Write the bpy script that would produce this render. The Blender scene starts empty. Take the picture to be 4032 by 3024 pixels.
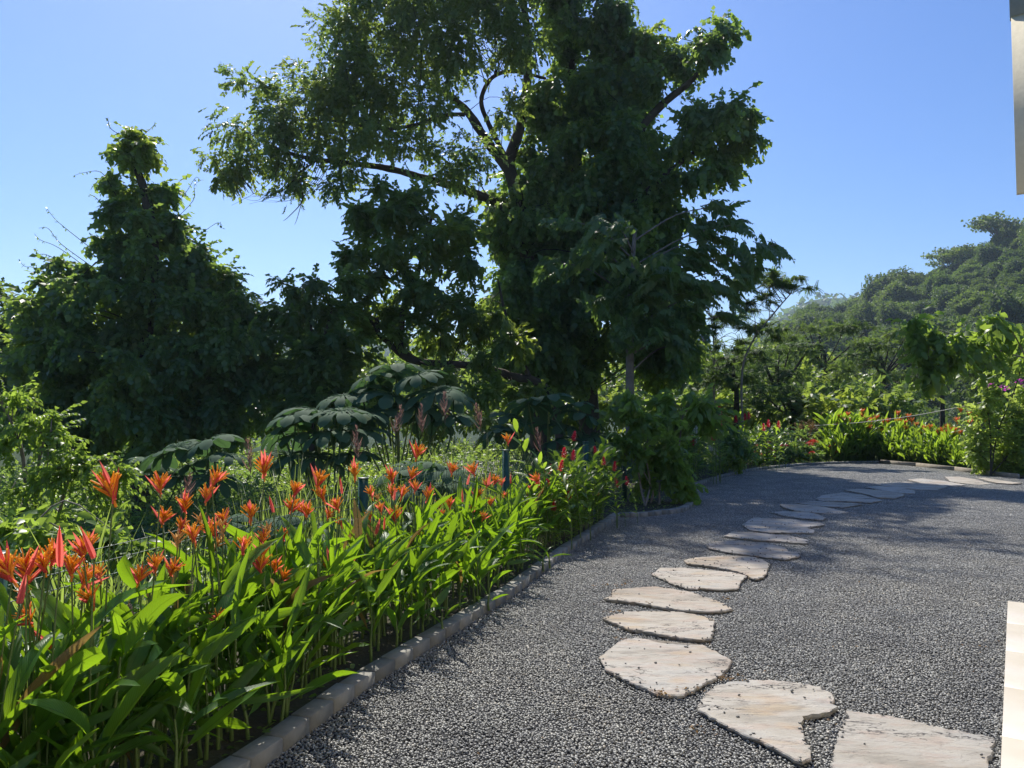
import bpy, bmesh, math, random
import numpy as np
from mathutils import Vector, Matrix
random.seed(7)
RNG = np.random.default_rng(11)
scn = bpy.context.scene
COL = scn.collection
R = math.radians

# ------------------------------------------------------------------ camera, sky, sun, exposure
EYE, PITCH, F = 1.55, R(2.7), 2916.0
cam_d = bpy.data.cameras.new('camera'); cam = bpy.data.objects.new('camera', cam_d); COL.objects.link(cam)
cam.location = (0, 0, EYE); cam.rotation_euler = (R(90) + PITCH, 0, 0)
cam_d.sensor_width = 36; cam_d.lens = 36 * F / 4032; cam_d.clip_start = 0.05; cam_d.clip_end = 6000
scn.camera = cam
SUN_AZ, SUN_EL = -16.0, 51.5            # azimuth left of the view axis (+Y), elevation
world = bpy.data.worlds.new('World'); scn.world = world; world.use_nodes = True
wn = world.node_tree.nodes; wl = world.node_tree.links
sky = wn.new('ShaderNodeTexSky'); sky.sky_type = 'NISHITA'; sky.sun_disc = False
sky.sun_elevation = R(SUN_EL); sky.sun_rotation = R(SUN_AZ)
sky.altitude = 0; sky.air_density = 1.0; sky.dust_density = 0.4; sky.ozone_density = 3.5
bg = wn['Background']; bg.inputs['Strength'].default_value = 0.086
hs = wn.new('ShaderNodeHueSaturation'); hs.inputs['Saturation'].default_value = 1.26; hs.inputs['Value'].default_value = 0.95; hs.inputs['Hue'].default_value = 0.511
wl.new(sky.outputs[0], hs.inputs['Color']); wl.new(hs.outputs[0], bg.inputs['Color'])
sun_d = bpy.data.lights.new('sun', 'SUN'); sun = bpy.data.objects.new('sun', sun_d); COL.objects.link(sun)
sun_d.energy = 3.7; sun_d.angle = R(0.53); sun_d.color = (1.0, 0.94, 0.85)
sd = Vector((math.sin(R(SUN_AZ)) * math.cos(R(SUN_EL)), math.cos(R(SUN_AZ)) * math.cos(R(SUN_EL)), math.sin(R(SUN_EL))))
sun.rotation_euler = sd.to_track_quat('Z', 'Y').to_euler()
scn.view_settings.view_transform = 'Standard'; scn.view_settings.look = 'None'
scn.view_settings.exposure = 0.92; scn.view_settings.gamma = 1; scn.view_settings.use_curve_mapping = False
scn.cycles.use_denoising = True
scn.cycles.max_bounces = 10; scn.cycles.diffuse_bounces = 5; scn.cycles.glossy_bounces = 2
scn.cycles.transmission_bounces = 5; scn.cycles.transparent_max_bounces = 8; scn.cycles.volume_bounces = 0
scn.cycles.sample_clamp_indirect = 6

# ------------------------------------------------------------------ measuring helpers (photo pixel -> place on the ground / at a depth)
_ct, _st = math.cos(PITCH), math.sin(PITCH)
def ray(px, py):
    u, v = (px - 2016) / F, (1512 - py) / F
    return np.array([u, _ct - v * _st, _st + v * _ct])
def W(px, py, d):
    r = ray(px, py); r = r * (d / r[1]); return np.array([r[0], r[1], EYE + r[2]])
def G(px, py, z=0.0):
    r = ray(px, py); t = (z - EYE) / r[2]; return np.array([r[0] * t, r[1] * t, z])

# ------------------------------------------------------------------ mesh helpers
def norm(a):
    return a / np.maximum(np.linalg.norm(a, axis=-1, keepdims=True), 1e-9)
class Geo:
    def __init__(s): s.v = []; s.f = []; s.t = []; s.m = []; s.n = 0
    def add(s, v, f, tint=0.5, mat=0):
        v = np.asarray(v, float).reshape(-1, 3); f = np.asarray(f, int).reshape(-1, 3)
        s.v.append(v); s.f.append(f + s.n)
        s.t.append(np.full(len(f), tint) if np.isscalar(tint) else np.asarray(tint, float))
        s.m.append(np.full(len(f), mat, int) if np.isscalar(mat) else np.asarray(mat, int)); s.n += len(v)
    def arrays(s):
        return (np.concatenate(s.v), np.concatenate(s.f), np.concatenate(s.t), np.concatenate(s.m))
    def mesh(s, name, mats, smooth=False):
        v, f, t, m = s.arrays()
        me = bpy.data.meshes.new(name)
        me.vertices.add(len(v)); me.vertices.foreach_set('co', v.astype(np.float32).ravel())
        me.loops.add(len(f) * 3); me.loops.foreach_set('vertex_index', f.astype(np.int32).ravel())
        me.polygons.add(len(f)); me.polygons.foreach_set('loop_start', np.arange(0, len(f) * 3, 3, dtype=np.int32))
        me.polygons.foreach_set('loop_total', np.full(len(f), 3, np.int32))
        if smooth: me.polygons.foreach_set('use_smooth', np.ones(len(f), bool))
        me.update(calc_edges=True)
        a = me.attributes.new('tint', 'FLOAT', 'FACE'); a.data.foreach_set('value', t.astype(np.float32))
        if not isinstance(mats, (list, tuple)): mats = [mats]
        for x in mats: me.materials.append(x)
        if len(mats) > 1: me.polygons.foreach_set('material_index', m.astype(np.int32))
        return me
    def build(s, name, mats, parent=None, smooth=False):
        return link(name, s.mesh(name, mats, smooth), parent)
def link(name, data, parent=None):
    o = bpy.data.objects.new(name, data); COL.objects.link(o)
    if parent is not None: o.parent = parent
    return o
def tag(o, label=None, cat=None, group=None, kind=None):
    if label: o['label'] = label
    if cat: o['category'] = cat
    if group: o['group'] = group
    if kind: o['kind'] = kind
    return o
def thing(name, label, cat, loc=(0, 0, 0), rz=0.0, group=None):
    o = link(name, None); o.location = loc; o.rotation_euler = (0, 0, rz)
    return tag(o, label, cat, group)
def orient(Y, up):
    Y = norm(Y); x = np.cross(Y, up); bad = np.linalg.norm(x, axis=-1) < 1e-3
    x[bad] = np.cross(Y[bad], np.array([0.31, 0.9, 0.2])); x = norm(x); z = np.cross(x, Y)
    return np.stack([x, Y, z], axis=-1)
def place(geo, tpl, pos, Y, up, sc, tint=None, mat=None):
    """tpl=(V,F,T,M) ; put copies with +Y axis along Y"""
    V, Fc, T, M = tpl; n = len(pos)
    if n == 0: return
    Rm = orient(Y, up); sc = np.broadcast_to(np.asarray(sc, float), (n,))
    v = np.einsum('nij,kj->nki', Rm, V) * sc[:, None, None] + pos[:, None, :]
    f = Fc[None] + (np.arange(n) * len(V))[:, None, None]
    tt = np.tile(T, n)
    if tint is not None: tt = np.clip(tt + np.repeat(tint, len(T)), 0, 1)
    geo.add(v.reshape(-1, 3), f.reshape(-1, 3), tt, np.tile(M, n) if mat is None else mat)
def place_many(geo, tpls, pos, Y, up, sc, tint=None):
    k = RNG.integers(0, len(tpls), len(pos)); sc = np.broadcast_to(np.asarray(sc, float), (len(pos),))
    for i, t in enumerate(tpls):
        s = k == i
        place(geo, t, pos[s], Y[s], up[s], sc[s], None if tint is None else tint[s])
def ups(n, j=0.3): return norm(np.array([0, 0, 1.0]) + RNG.normal(0, j, (n, 3)))
def catmull(P, n):
    P = np.asarray(P, float); 
    if len(P) == 2: return P[0] + (P[1] - P[0]) * np.linspace(0, 1, n + 1)[:, None]
    Q = np.vstack([2 * P[0] - P[1], P, 2 * P[-1] - P[-2]]); out = []
    for i in range(len(P) - 1):
        a, b, c, d = Q[i:i + 4]
        for t in np.arange(n) / n:
            out.append(0.5 * ((2 * b) + (c - a) * t + (2 * a - 5 * b + 4 * c - d) * t * t + (3 * b - a - 3 * c + d) * t ** 3))
    out.append(P[-1]); return np.array(out)
def tube(geo, P, r0, r1, sides=6, n=4, tint=0.5, mat=0, wob=0.0):
    P = catmull(P, n); k = len(P); r = np.linspace(r0, r1, k)
    if wob: r = r * (1 + RNG.normal(0, wob, k))
    T = norm(np.gradient(P, axis=0)); ref = np.array([0.12, 0.2, 0.97]) if abs(T[:, 2]).mean() < 0.8 else np.array([1.0, 0.1, 0.05])
    A = norm(np.cross(T, ref)); B = np.cross(T, A)
    a = np.arange(sides) / sides * 2 * math.pi
    v = P[:, None] + r[:, None, None] * (A[:, None] * np.cos(a)[None, :, None] + B[:, None] * np.sin(a)[None, :, None])
    i = np.arange(k - 1)[:, None] * sides; j = np.arange(sides)[None]; jn = (j + 1) % sides
    q = np.stack([i + j, i + jn, i + sides + jn, i + sides + j], -1).reshape(-1, 4)
    geo.add(v.reshape(-1, 3), np.vstack([q[:, [0, 1, 2]], q[:, [0, 2, 3]]]), tint, mat)
def box(geo, x0, x1, y0, y1, z0, z1, tint=0.5, mat=0, ch=0.0):
    if ch <= 0:
        v = [(x, y, z) for z in (z0, z1) for y in (y0, y1) for x in (x0, x1)]
        q = [(0, 2, 3, 1), (4, 5, 7, 6), (0, 1, 5, 4), (2, 6, 7, 3), (0, 4, 6, 2), (1, 3, 7, 5)]
    else:
        v = [(x, y, z0) for y in (y0, y1) for x in (x0, x1)] + [(x, y, z1 - ch) for y in (y0, y1) for x in (x0, x1)] + \
            [(x, y, z1) for y in (y0 + ch, y1 - ch) for x in (x0 + ch, x1 - ch)]
        q = [(0, 2, 3, 1)]
        for o in (0, 4):
            q += [(o, o + 1, o + 5, o + 4), (o + 1, o + 3, o + 7, o + 5), (o + 3, o + 2, o + 6, o + 7), (o + 2, o, o + 4, o + 6)]
        q += [(8, 9, 11, 10)]
    q = np.array(q); geo.add(v, np.vstack([q[:, [0, 1, 2]], q[:, [0, 2, 3]]]), tint, mat)
def tpl_of(g): return g.arrays()

# ------------------------------------------------------------------ materials
def mat_new(name):
    m = bpy.data.materials.new(name); m.use_nodes = True
    nt = m.node_tree; b = nt.nodes['Principled BSDF']; return m, nt, nt.nodes, nt.links, b
def mixrgb(N, L, fac, a, b, mode='MIX'):
    x = N.new('ShaderNodeMix'); x.data_type = 'RGBA'; x.blend_type = mode
    for s, val in ((0, fac), (6, a), (7, b)):
        if hasattr(val, 'default_value') or hasattr(val, 'is_linked'): L.new(val, x.inputs[s])
        elif s == 0: x.inputs[s].default_value = val
        else: x.inputs[s].default_value = (*val, 1)
    return x.outputs[2]
def noise(N, L, scale, detail=4, rough=0.55, coord='Object', vec=None):
    n = N.new('ShaderNodeTexNoise'); n.inputs['Scale'].default_value = scale
    n.inputs['Detail'].default_value = detail; n.inputs['Roughness'].default_value = rough
    if vec is None:
        c = N.new('ShaderNodeTexCoord'); vec = c.outputs[coord]
    L.new(vec, n.inputs['Vector']); return n.outputs['Fac']
def ramp(N, L, fac, stops):
    r = N.new('ShaderNodeValToRGB'); e = r.color_ramp.elements
    while len(e) < len(stops): e.new(0.5)
    for i, (p, c) in enumerate(stops):
        e[i].position = p; e[i].color = (*c, 1)
    L.new(fac, r.inputs[0]); return r.outputs[0]
def bump(N, L, h, b, strength=0.4, dist=0.01):
    x = N.new('ShaderNodeBump'); x.inputs['Strength'].default_value = strength; x.inputs['Distance'].default_value = dist
    L.new(h, x.inputs['Height']); L.new(x.outputs[0], b.inputs['Normal']); return x
def mathmul(N, L, a, k):
    x = N.new('ShaderNodeMath'); x.operation = 'MULTIPLY'; L.new(a, x.inputs[0]); x.inputs[1].default_value = k; return x.outputs[0]
def leaf_mat(name, c0, c1, tr, fac=0.4, rough=0.42, spec=0.5, veins=False, obj_rand=False, objvar=0.0, patch=0.0, dead=0.0):
    """c0..c1 reflectance by per-leaf tint, tr = transmitted colour"""
    m, nt, N, L, b = mat_new(name)
    at = N.new('ShaderNodeAttribute'); at.attribute_name = 'tint'; t = at.outputs['Fac']
    if obj_rand:
        oi = N.new('ShaderNodeObjectInfo'); t = oi.outputs['Random']
    base = mixrgb(N, L, t, c0, c1)
    trc = mixrgb(N, L, t, tuple(x * 0.75 for x in tr), tuple(min(1, x * 1.2) for x in tr))
    if veins:
        uv = N.new('ShaderNodeUVMap'); sp = N.new('ShaderNodeSeparateXYZ'); L.new(uv.outputs[0], sp.inputs[0])
        ab = N.new('ShaderNodeMath'); ab.operation = 'ABSOLUTE'; L.new(sp.outputs[0], ab.inputs[0])
        md = N.new('ShaderNodeMath'); md.operation = 'MULTIPLY_ADD'; L.new(ab.outputs[0], md.inputs[0])
        md.inputs[1].default_value = -0.16; L.new(sp.outputs[1], md.inputs[2])
        sn = N.new('ShaderNodeMath'); sn.operation = 'MULTIPLY'; L.new(md.outputs[0], sn.inputs[0]); sn.inputs[1].default_value = 190
        s2 = N.new('ShaderNodeMath'); s2.operation = 'SINE'; L.new(sn.outputs[0], s2.inputs[0])
        mr = N.new('ShaderNodeMath'); mr.operation = 'LESS_THAN'; L.new(ab.outputs[0], mr.inputs[0]); mr.inputs[1].default_value = 0.07
        nz = noise(N, L, 9, 3)
        vn = N.new('ShaderNodeMath'); vn.operation = 'MULTIPLY_ADD'; L.new(s2.outputs[0], vn.inputs[0]); vn.inputs[1].default_value = 0.22; L.new(nz, vn.inputs[2])
        base = mixrgb(N, L, vn.outputs[0], base, tuple(min(1, x * 1.5) for x in c1))
        base = mixrgb(N, L, mr.outputs[0], base, (c1[0] * 1.8, c1[1] * 1.6, c1[2] * 1.3))
        trc = mixrgb(N, L, mr.outputs[0], trc, tuple(x * 0.55 for x in tr))
        tv = N.new('ShaderNodeMath'); tv.operation = 'MULTIPLY_ADD'; L.new(s2.outputs[0], tv.inputs[0]); tv.inputs[1].default_value = 0.1; tv.inputs[2].default_value = 0.12
        trc = mixrgb(N, L, tv.outputs[0], trc, tuple(x * 0.45 for x in tr))
        bump(N, L, s2.outputs[0], b, 0.35, 0.002)
    if patch:
        gg = N.new('ShaderNodeNewGeometry'); pn = ramp(N, L, noise(N, L, 0.45, 4, 0.6, vec=gg.outputs['Position']), [(0.35, (0.72, 0.80, 0.95)), (0.52, (1, 1, 1)), (0.72, (1.0 + patch * 1.3, 1.0 + patch * .7, 0.85))])
        base = mixrgb(N, L, 1.0, base, pn, 'MULTIPLY'); trc = mixrgb(N, L, 1.0, trc, pn, 'MULTIPLY')
    if objvar:
        oi2 = N.new('ShaderNodeObjectInfo'); pn = ramp(N, L, oi2.outputs['Random'], [(0.0, (0.6, 0.7, 0.8)), (0.35, (1.15, 1.0, 0.8)), (0.6, (0.8, 0.9, 0.8)), (0.85, (1.6, 1.4, 1.0)), (1.0, (1.1, 1.2, 1.0))])
        base = mixrgb(N, L, objvar, base, pn, 'MULTIPLY'); trc = mixrgb(N, L, objvar, trc, pn, 'MULTIPLY')
    if dead:
        oi3 = N.new('ShaderNodeObjectInfo'); gt = N.new('ShaderNodeMath'); gt.operation = 'GREATER_THAN'; L.new(oi3.outputs['Random'], gt.inputs[0]); gt.inputs[1].default_value = 1 - dead
        sp2 = ramp(N, L, noise(N, L, 14, 6, 0.7), [(0.66, (0, 0, 0)), (0.72, (1, 1, 1))])
        mxx = N.new('ShaderNodeMath'); mxx.operation = 'MAXIMUM'; L.new(gt.outputs[0], mxx.inputs[0]); L.new(mathmul(N, L, sp2, 0.7), mxx.inputs[1])
        base = mixrgb(N, L, mxx.outputs[0], base, (0.16, 0.105, 0.045)); trc = mixrgb(N, L, mxx.outputs[0], trc, (0.35, 0.24, 0.06))
    L.new(base, b.inputs['Base Color']); b.inputs['Roughness'].default_value = rough
    b.inputs['Specular IOR Level'].default_value = spec
    tb = N.new('ShaderNodeBsdfTranslucent'); L.new(trc, tb.inputs['Color'])
    mx = N.new('ShaderNodeMixShader'); mx.inputs[0].default_value = fac
    L.new(b.outputs[0], mx.inputs[1]); L.new(tb.outputs[0], mx.inputs[2]); L.new(mx.outputs[0], N['Material Output'].inputs['Surface'])
    return m
def plain_mat(name, c0, c1=None, rough=0.7, scale=8.0, bmp=0.0, bd=0.01, spec=0.4, metal=0.0, detail=5):
    m, nt, N, L, b = mat_new(name); b.inputs['Roughness'].default_value = rough
    b.inputs['Specular IOR Level'].default_value = spec; b.inputs['Metallic'].default_value = metal
    nz = noise(N, L, scale, detail)
    L.new(ramp(N, L, nz, [(0.3, c0), (0.72, c1 or c0)]), b.inputs['Base Color'])
    if bmp: bump(N, L, nz, b, bmp, bd)
    return m
M = {}
M['tree_leaf'] = leaf_mat('tree_leaf', (0.058, 0.105, 0.034), (0.115, 0.175, 0.058), (0.38, 0.52, 0.08), 0.46, 0.42, patch=.35)
M['vine_leaf'] = leaf_mat('vine_leaf', (0.050, 0.100, 0.042), (0.105, 0.170, 0.064), (0.42, 0.60, 0.09), 0.46, 0.40, patch=.3)
M['fern_leaf'] = leaf_mat('fern_leaf', (0.058, 0.115, 0.045), (0.12, 0.185, 0.062), (0.26, 0.44, 0.08), 0.36, 0.5, patch=.3)
M['feather_leaf'] = leaf_mat('feather_leaf', (0.036, 0.075, 0.026), (0.070, 0.125, 0.038), (0.22, 0.34, 0.06), 0.36, 0.6, 0.3, patch=.2, objvar=.35)
M['bright_leaf'] = leaf_mat('bright_leaf', (0.060, 0.120, 0.026), (0.11, 0.18, 0.040), (0.46, 0.66, 0.08), 0.44, 0.42)
M['broad_leaf'] = leaf_mat('broad_leaf', (0.040, 0.085, 0.050), (0.072, 0.130, 0.070), (0.16, 0.32, 0.09), 0.22, 0.75, 0.12)
M['heliconia_leaf'] = leaf_mat('heliconia_leaf', (0.016, 0.060, 0.012), (0.040, 0.105, 0.020), (0.38, 0.64, 0.02), 0.40, 0.38, 0.5, veins=True, obj_rand=True, dead=.04)
M['ginger_leaf'] = leaf_mat('ginger_leaf', (0.045, 0.105, 0.020), (0.10, 0.17, 0.03), (0.46, 0.68, 0.05), 0.42, 0.38)
M['bougain_leaf'] = leaf_mat('bougain_leaf', (0.085, 0.15, 0.03), (0.18, 0.25, 0.05), (0.58, 0.74, 0.13), 0.48, 0.45)
M['hill_leaf'] = leaf_mat('hill_leaf', (0.026, 0.062, 0.022), (0.085, 0.145, 0.040), (0.24, 0.36, 0.06), 0.32, 0.6, objvar=.6)
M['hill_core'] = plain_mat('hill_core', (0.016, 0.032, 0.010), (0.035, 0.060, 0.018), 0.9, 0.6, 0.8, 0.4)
M['grass_blade'] = leaf_mat('grass_blade', (0.06, 0.11, 0.02), (0.14, 0.19, 0.05), (0.45, 0.60, 0.10), 0.4, 0.45)
M['plume'] = leaf_mat('plume', (0.10, 0.045, 0.040), (0.22, 0.12, 0.09), (0.35, 0.20, 0.16), 0.4, 0.6)
M['dead_leaf'] = leaf_mat('dead_leaf', (0.12, 0.070, 0.035), (0.24, 0.15, 0.07), (0.35, 0.22, 0.08), 0.3, 0.7)
M['stem_green'] = plain_mat('stem_green', (0.07, 0.13, 0.03), (0.13, 0.17, 0.05), 0.45, 12)
M['bark_dark'] = plain_mat('bark_dark', (0.030, 0.024, 0.018), (0.085, 0.068, 0.050), 0.9, 3, 0.7, 0.04)
M['bark_grey'] = plain_mat('bark_grey', (0.13, 0.11, 0.095), (0.26, 0.23, 0.20), 0.85, 5, 0.5, 0.02)
M['bract_red'] = leaf_mat('bract_red', (0.82, 0.07, 0.075), (0.90, 0.15, 0.11), (1.0, 0.22, 0.17), 0.55, 0.4)
M['bract_dry'] = leaf_mat('bract_dry', (0.45, 0.25, 0.08), (0.60, 0.36, 0.13), (0.8, 0.5, 0.2), 0.4, 0.6)
M['floret'] = leaf_mat('floret', (0.94, 0.31, 0.03), (0.98, 0.47, 0.06), (1.0, 0.56, 0.09), 0.55, 0.4)
M['ginger_red'] = leaf_mat('ginger_red', (0.42, 0.012, 0.03), (0.62, 0.03, 0.06), (0.75, 0.04, 0.08), 0.35, 0.35)
M['ixora'] = leaf_mat('ixora', (0.55, 0.03, 0.025), (0.70, 0.07, 0.05), (0.8, 0.1, 0.08), 0.3, 0.5)
M['white_flower'] = leaf_mat('white_flower', (0.70, 0.66, 0.60), (0.82, 0.78, 0.72), (0.8, 0.75, 0.7), 0.35, 0.5)
M['magenta'] = leaf_mat('magenta', (0.55, 0.04, 0.42), (0.70, 0.10, 0.55), (0.85, 0.12, 0.7), 0.45, 0.5)
M['post_green'] = plain_mat('post_green', (0.012, 0.055, 0.040), (0.018, 0.070, 0.050), 0.4, 30, spec=0.5)
M['wire_green'] = plain_mat('wire_green', (0.012, 0.050, 0.030), (0.018, 0.060, 0.036), 0.35, 30, spec=0.5)
M['black'] = plain_mat('black', (0.012, 0.012, 0.013), (0.02, 0.02, 0.02), 0.5, 20)
M['grey_metal'] = plain_mat('grey_metal', (0.16, 0.17, 0.17), (0.2, 0.2, 0.2), 0.45, 20)
M['rope'] = plain_mat('rope', (0.50, 0.47, 0.40), (0.62, 0.58, 0.5), 0.8, 40)
M['wall_beige'] = plain_mat('wall_beige', (0.74, 0.67, 0.50), (0.80, 0.73, 0.56), 0.9, 40, 0.35, 0.004)
M['wall_blue'] = plain_mat('wall_blue', (0.20, 0.25, 0.27), (0.24, 0.29, 0.31), 0.8, 30, 0.2, 0.004)  # blue-grey; on the house it stands for shade at the wall top
M['white_paint'] = plain_mat('white_paint', (0.72, 0.72, 0.70), (0.8, 0.8, 0.78), 0.7, 3)
M['window_glass'] = plain_mat('window_glass', (0.03, 0.04, 0.05), (0.05, 0.06, 0.07), 0.1, 3)
M['timber'] = plain_mat('timber', (0.22, 0.19, 0.15), (0.34, 0.30, 0.24), 0.85, 9, 0.3, 0.004)

def m_terrain():
    m, nt, N, L, b = mat_new('terrain'); b.inputs['Roughness'].default_value = 1.0; b.inputs['Specular IOR Level'].default_value = 0.0
    n1 = noise(N, L, 0.05, 8, 0.6); n2 = noise(N, L, 0.9, 6)
    c = mixrgb(N, L, n2, (0.022, 0.036, 0.012), (0.075, 0.085, 0.030)); c = mixrgb(N, L, n1, c, (0.045, 0.065, 0.022))
    L.new(c, b.inputs['Base Color']); bump(N, L, n2, b, 0.6, 0.5); return m
def m_soil():
    m, nt, N, L, b = mat_new('soil'); b.inputs['Roughness'].default_value = 0.95
    n1 = noise(N, L, 2.2, 7, 0.65); n2 = noise(N, L, 40, 5)
    c = ramp(N, L, n1, [(0.30, (0.030, 0.022, 0.014)), (0.5, (0.055, 0.050, 0.022)), (0.62, (0.060, 0.095, 0.020)), (0.8, (0.10, 0.11, 0.03))])
    c = mixrgb(N, L, n2, c, (0.04, 0.032, 0.02)); L.new(c, b.inputs['Base Color']); bump(N, L, n2, b, 0.8, 0.02); return m
def m_gravel_bed():
    m, nt, N, L, b = mat_new('gravel_bed'); b.inputs['Roughness'].default_value = 0.9
    v = N.new('ShaderNodeTexVoronoi'); v.inputs['Scale'].default_value = 55
    c = N.new('ShaderNodeTexCoord'); L.new(c.outputs['Object'], v.inputs['Vector'])
    L.new(ramp(N, L, v.outputs['Distance'], [(0.0, (0.075, 0.078, 0.085)), (0.8, (0.018, 0.018, 0.02))]), b.inputs['Base Color'])
    x = bump(N, L, v.outputs['Distance'], b, 1.0, 0.012); x.invert = True; return m
def m_pebble():
    m, nt, N, L, b = mat_new('pebble'); b.inputs['Roughness'].default_value = 0.42; b.inputs['Specular IOR Level'].default_value = 0.6
    at = N.new('ShaderNodeAttribute'); at.attribute_name = 'tint'
    c = ramp(N, L, at.outputs['Fac'], [(0.0, (0.072, 0.073, 0.070)), (0.4, (0.200, 0.203, 0.190)), (0.75, (0.40, 0.402, 0.370)), (0.93, (0.52, 0.47, 0.38)), (1.0, (0.72, 0.69, 0.62))])
    g = N.new('ShaderNodeNewGeometry'); n = noise(N, L, 1.6, 5, 0.65, vec=g.outputs['Position'])
    n2 = noise(N, L, 160, 3, vec=g.outputs['Position'])
    r2 = ramp(N, L, n, [(0.3, (0.74, 0.74, 0.75)), (0.7, (1.38, 1.36, 1.30))])  # patchy stone tone, partly standing in for light and shade on gravel mounds
    c = mixrgb(N, L, 1.0, c, r2, 'MULTIPLY'); n7 = noise(N, L, 0.35, 7, 0.7, vec=g.outputs['Position'])
    c = mixrgb(N, L, 1.0, c, ramp(N, L, n7, [(0.35, (0.8, 0.79, 0.77)), (0.5, (1, 1, 1)), (0.66, (1.22, 1.17, 1.08))]), 'MULTIPLY'); c = mixrgb(N, L, mathmul(N, L, n2, 0.35), c, (0.17, 0.165, 0.16))
    L.new(c, b.inputs['Base Color']); return m
def m_slab():
    m, nt, N, L, b = mat_new('flagstone'); b.inputs['Roughness'].default_value = 0.62; b.inputs['Specular IOR Level'].default_value = 0.4
    oi = N.new('ShaderNodeObjectInfo'); g = N.new('ShaderNodeNewGeometry')
    mp = N.new('ShaderNodeMapping'); L.new(g.outputs['Position'], mp.inputs['Vector']); mp.inputs['Scale'].default_value = (1.0, 2.6, 2.0)
    mp.inputs['Rotation'].default_value = (0, 0, 0.5)
    ad = N.new('ShaderNodeVectorMath'); ad.operation = 'ADD'; L.new(mp.outputs[0], ad.inputs[0])
    sc = N.new('ShaderNodeVectorMath'); sc.operation = 'SCALE'; sc.inputs[0].default_value = (37, 19, 7); L.new(oi.outputs['Random'], sc.inputs['Scale'])
    L.new(sc.outputs[0], ad.inputs[1]); v = ad.outputs[0]
    n1 = noise(N, L, 1.6, 6, 0.6, vec=v); n2 = noise(N, L, 3.4, 8, 0.65, vec=v); n3 = noise(N, L, 60, 4, vec=g.outputs['Position']); n4 = noise(N, L, 7.0, 10, 0.75, vec=v)
    n5 = noise(N, L, 2.3, 3, 0.5, vec=v); 
    c = ramp(N, L, n1, [(0.30, (0.20, 0.185, 0.155)), (0.44, (0.35, 0.325, 0.28)), (0.56, (0.44, 0.42, 0.38)), (0.70, (0.33, 0.33, 0.315))])
    pk = ramp(N, L, n2, [(0.50, (0, 0, 0)), (0.60, (1, 1, 1))]); c = mixrgb(N, L, mathmul(N, L, pk, 0.32), c, (0.41, 0.27, 0.21))
    oc = ramp(N, L, n5, [(0.55, (0, 0, 0)), (0.66, (1, 1, 1))]); c = mixrgb(N, L, mathmul(N, L, oc, 0.42), c, (0.42, 0.29, 0.14))
    dk = ramp(N, L, n4, [(0.34, (1, 1, 1)), (0.46, (0, 0, 0))]); c = mixrgb(N, L, mathmul(N, L, dk, 0.8), c, (0.15, 0.135, 0.12))
    c = mixrgb(N, L, mathmul(N, L, n3, 0.25), c, (0.30, 0.28, 0.26))
    cr = noise(N, L, 2.1, 5, 0.7, vec=v); m1 = noise(N, L, 1.3, 2, 0.5, vec=v)
    def line(src, w):
        a = N.new('ShaderNodeMath'); a.operation = 'SUBTRACT'; L.new(src, a.inputs[0]); a.inputs[1].default_value = 0.5
        b2 = N.new('ShaderNodeMath'); b2.operation = 'ABSOLUTE'; L.new(a.outputs[0], b2.inputs[0])
        c2 = N.new('ShaderNodeMath'); c2.operation = 'LESS_THAN'; L.new(b2.outputs[0], c2.inputs[0]); c2.inputs[1].default_value = w; return c2.outputs[0]
    ln = N.new('ShaderNodeMath'); ln.operation = 'MULTIPLY'; L.new(line(cr, 0.011), ln.inputs[0])
    gt = N.new('ShaderNodeMath'); gt.operation = 'GREATER_THAN'; L.new(m1, gt.inputs[0]); gt.inputs[1].default_value = 0.53; L.new(gt.outputs[0], ln.inputs[1])
    c = mixrgb(N, L, mathmul(N, L, ln.outputs[0], 0.9), c, (0.035, 0.03, 0.028))
    # tint per stone
    hr = ramp(N, L, oi.outputs['Random'], [(0, (0.76, 0.74, 0.72)), (0.3, (0.95, 0.88, 0.78)), (0.6, (0.86, 0.86, 0.85)), (1, (1.04, 1.0, 0.93))])
    c = mixrgb(N, L, 1.0, c, hr, 'MULTIPLY')
    L.new(c, b.inputs['Base Color'])
    h = N.new('ShaderNodeMath'); h.operation = 'MULTIPLY_ADD'; L.new(n4, h.inputs[0]); h.inputs[1].default_value = 1.6; L.new(n1, h.inputs[2])
    rr = ramp(N, L, n1, [(0.44, (0, 0, 0)), (0.452, (0.5, 0.5, 0.5)), (0.55, (0.5, 0.5, 0.5)), (0.56, (1, 1, 1))])
    h2 = N.new('ShaderNodeMath'); h2.operation = 'MULTIPLY_ADD'; L.new(rr, h2.inputs[0]); h2.inputs[1].default_value = 0.6; L.new(h.outputs[0], h2.inputs[2])
    bump(N, L, h2.outputs[0], b, 0.75, 0.012); return m
def m_concrete():
    m, nt, N, L, b = mat_new('concrete'); b.inputs['Roughness'].default_value = 0.85
    oi = N.new('ShaderNodeObjectInfo'); n1 = noise(N, L, 9, 7, 0.65); n2 = noise(N, L, 120, 4)
    c = ramp(N, L, n1, [(0.3, (0.17, 0.165, 0.15)), (0.55, (0.25, 0.245, 0.225)), (0.75, (0.31, 0.30, 0.27))])
    hr = ramp(N, L, oi.outputs['Random'], [(0, (0.66, 0.66, 0.63)), (0.5, (1.0, 0.99, 0.96)), (1, (1.28, 1.24, 1.16))]); c = mixrgb(N, L, 1.0, c, hr, 'MULTIPLY')
    c = mixrgb(N, L, mathmul(N, L, n2, 0.3), c, (0.14, 0.14, 0.12)); L.new(c, b.inputs['Base Color']); bump(N, L, n2, b, 0.4, 0.003); return m
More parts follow.
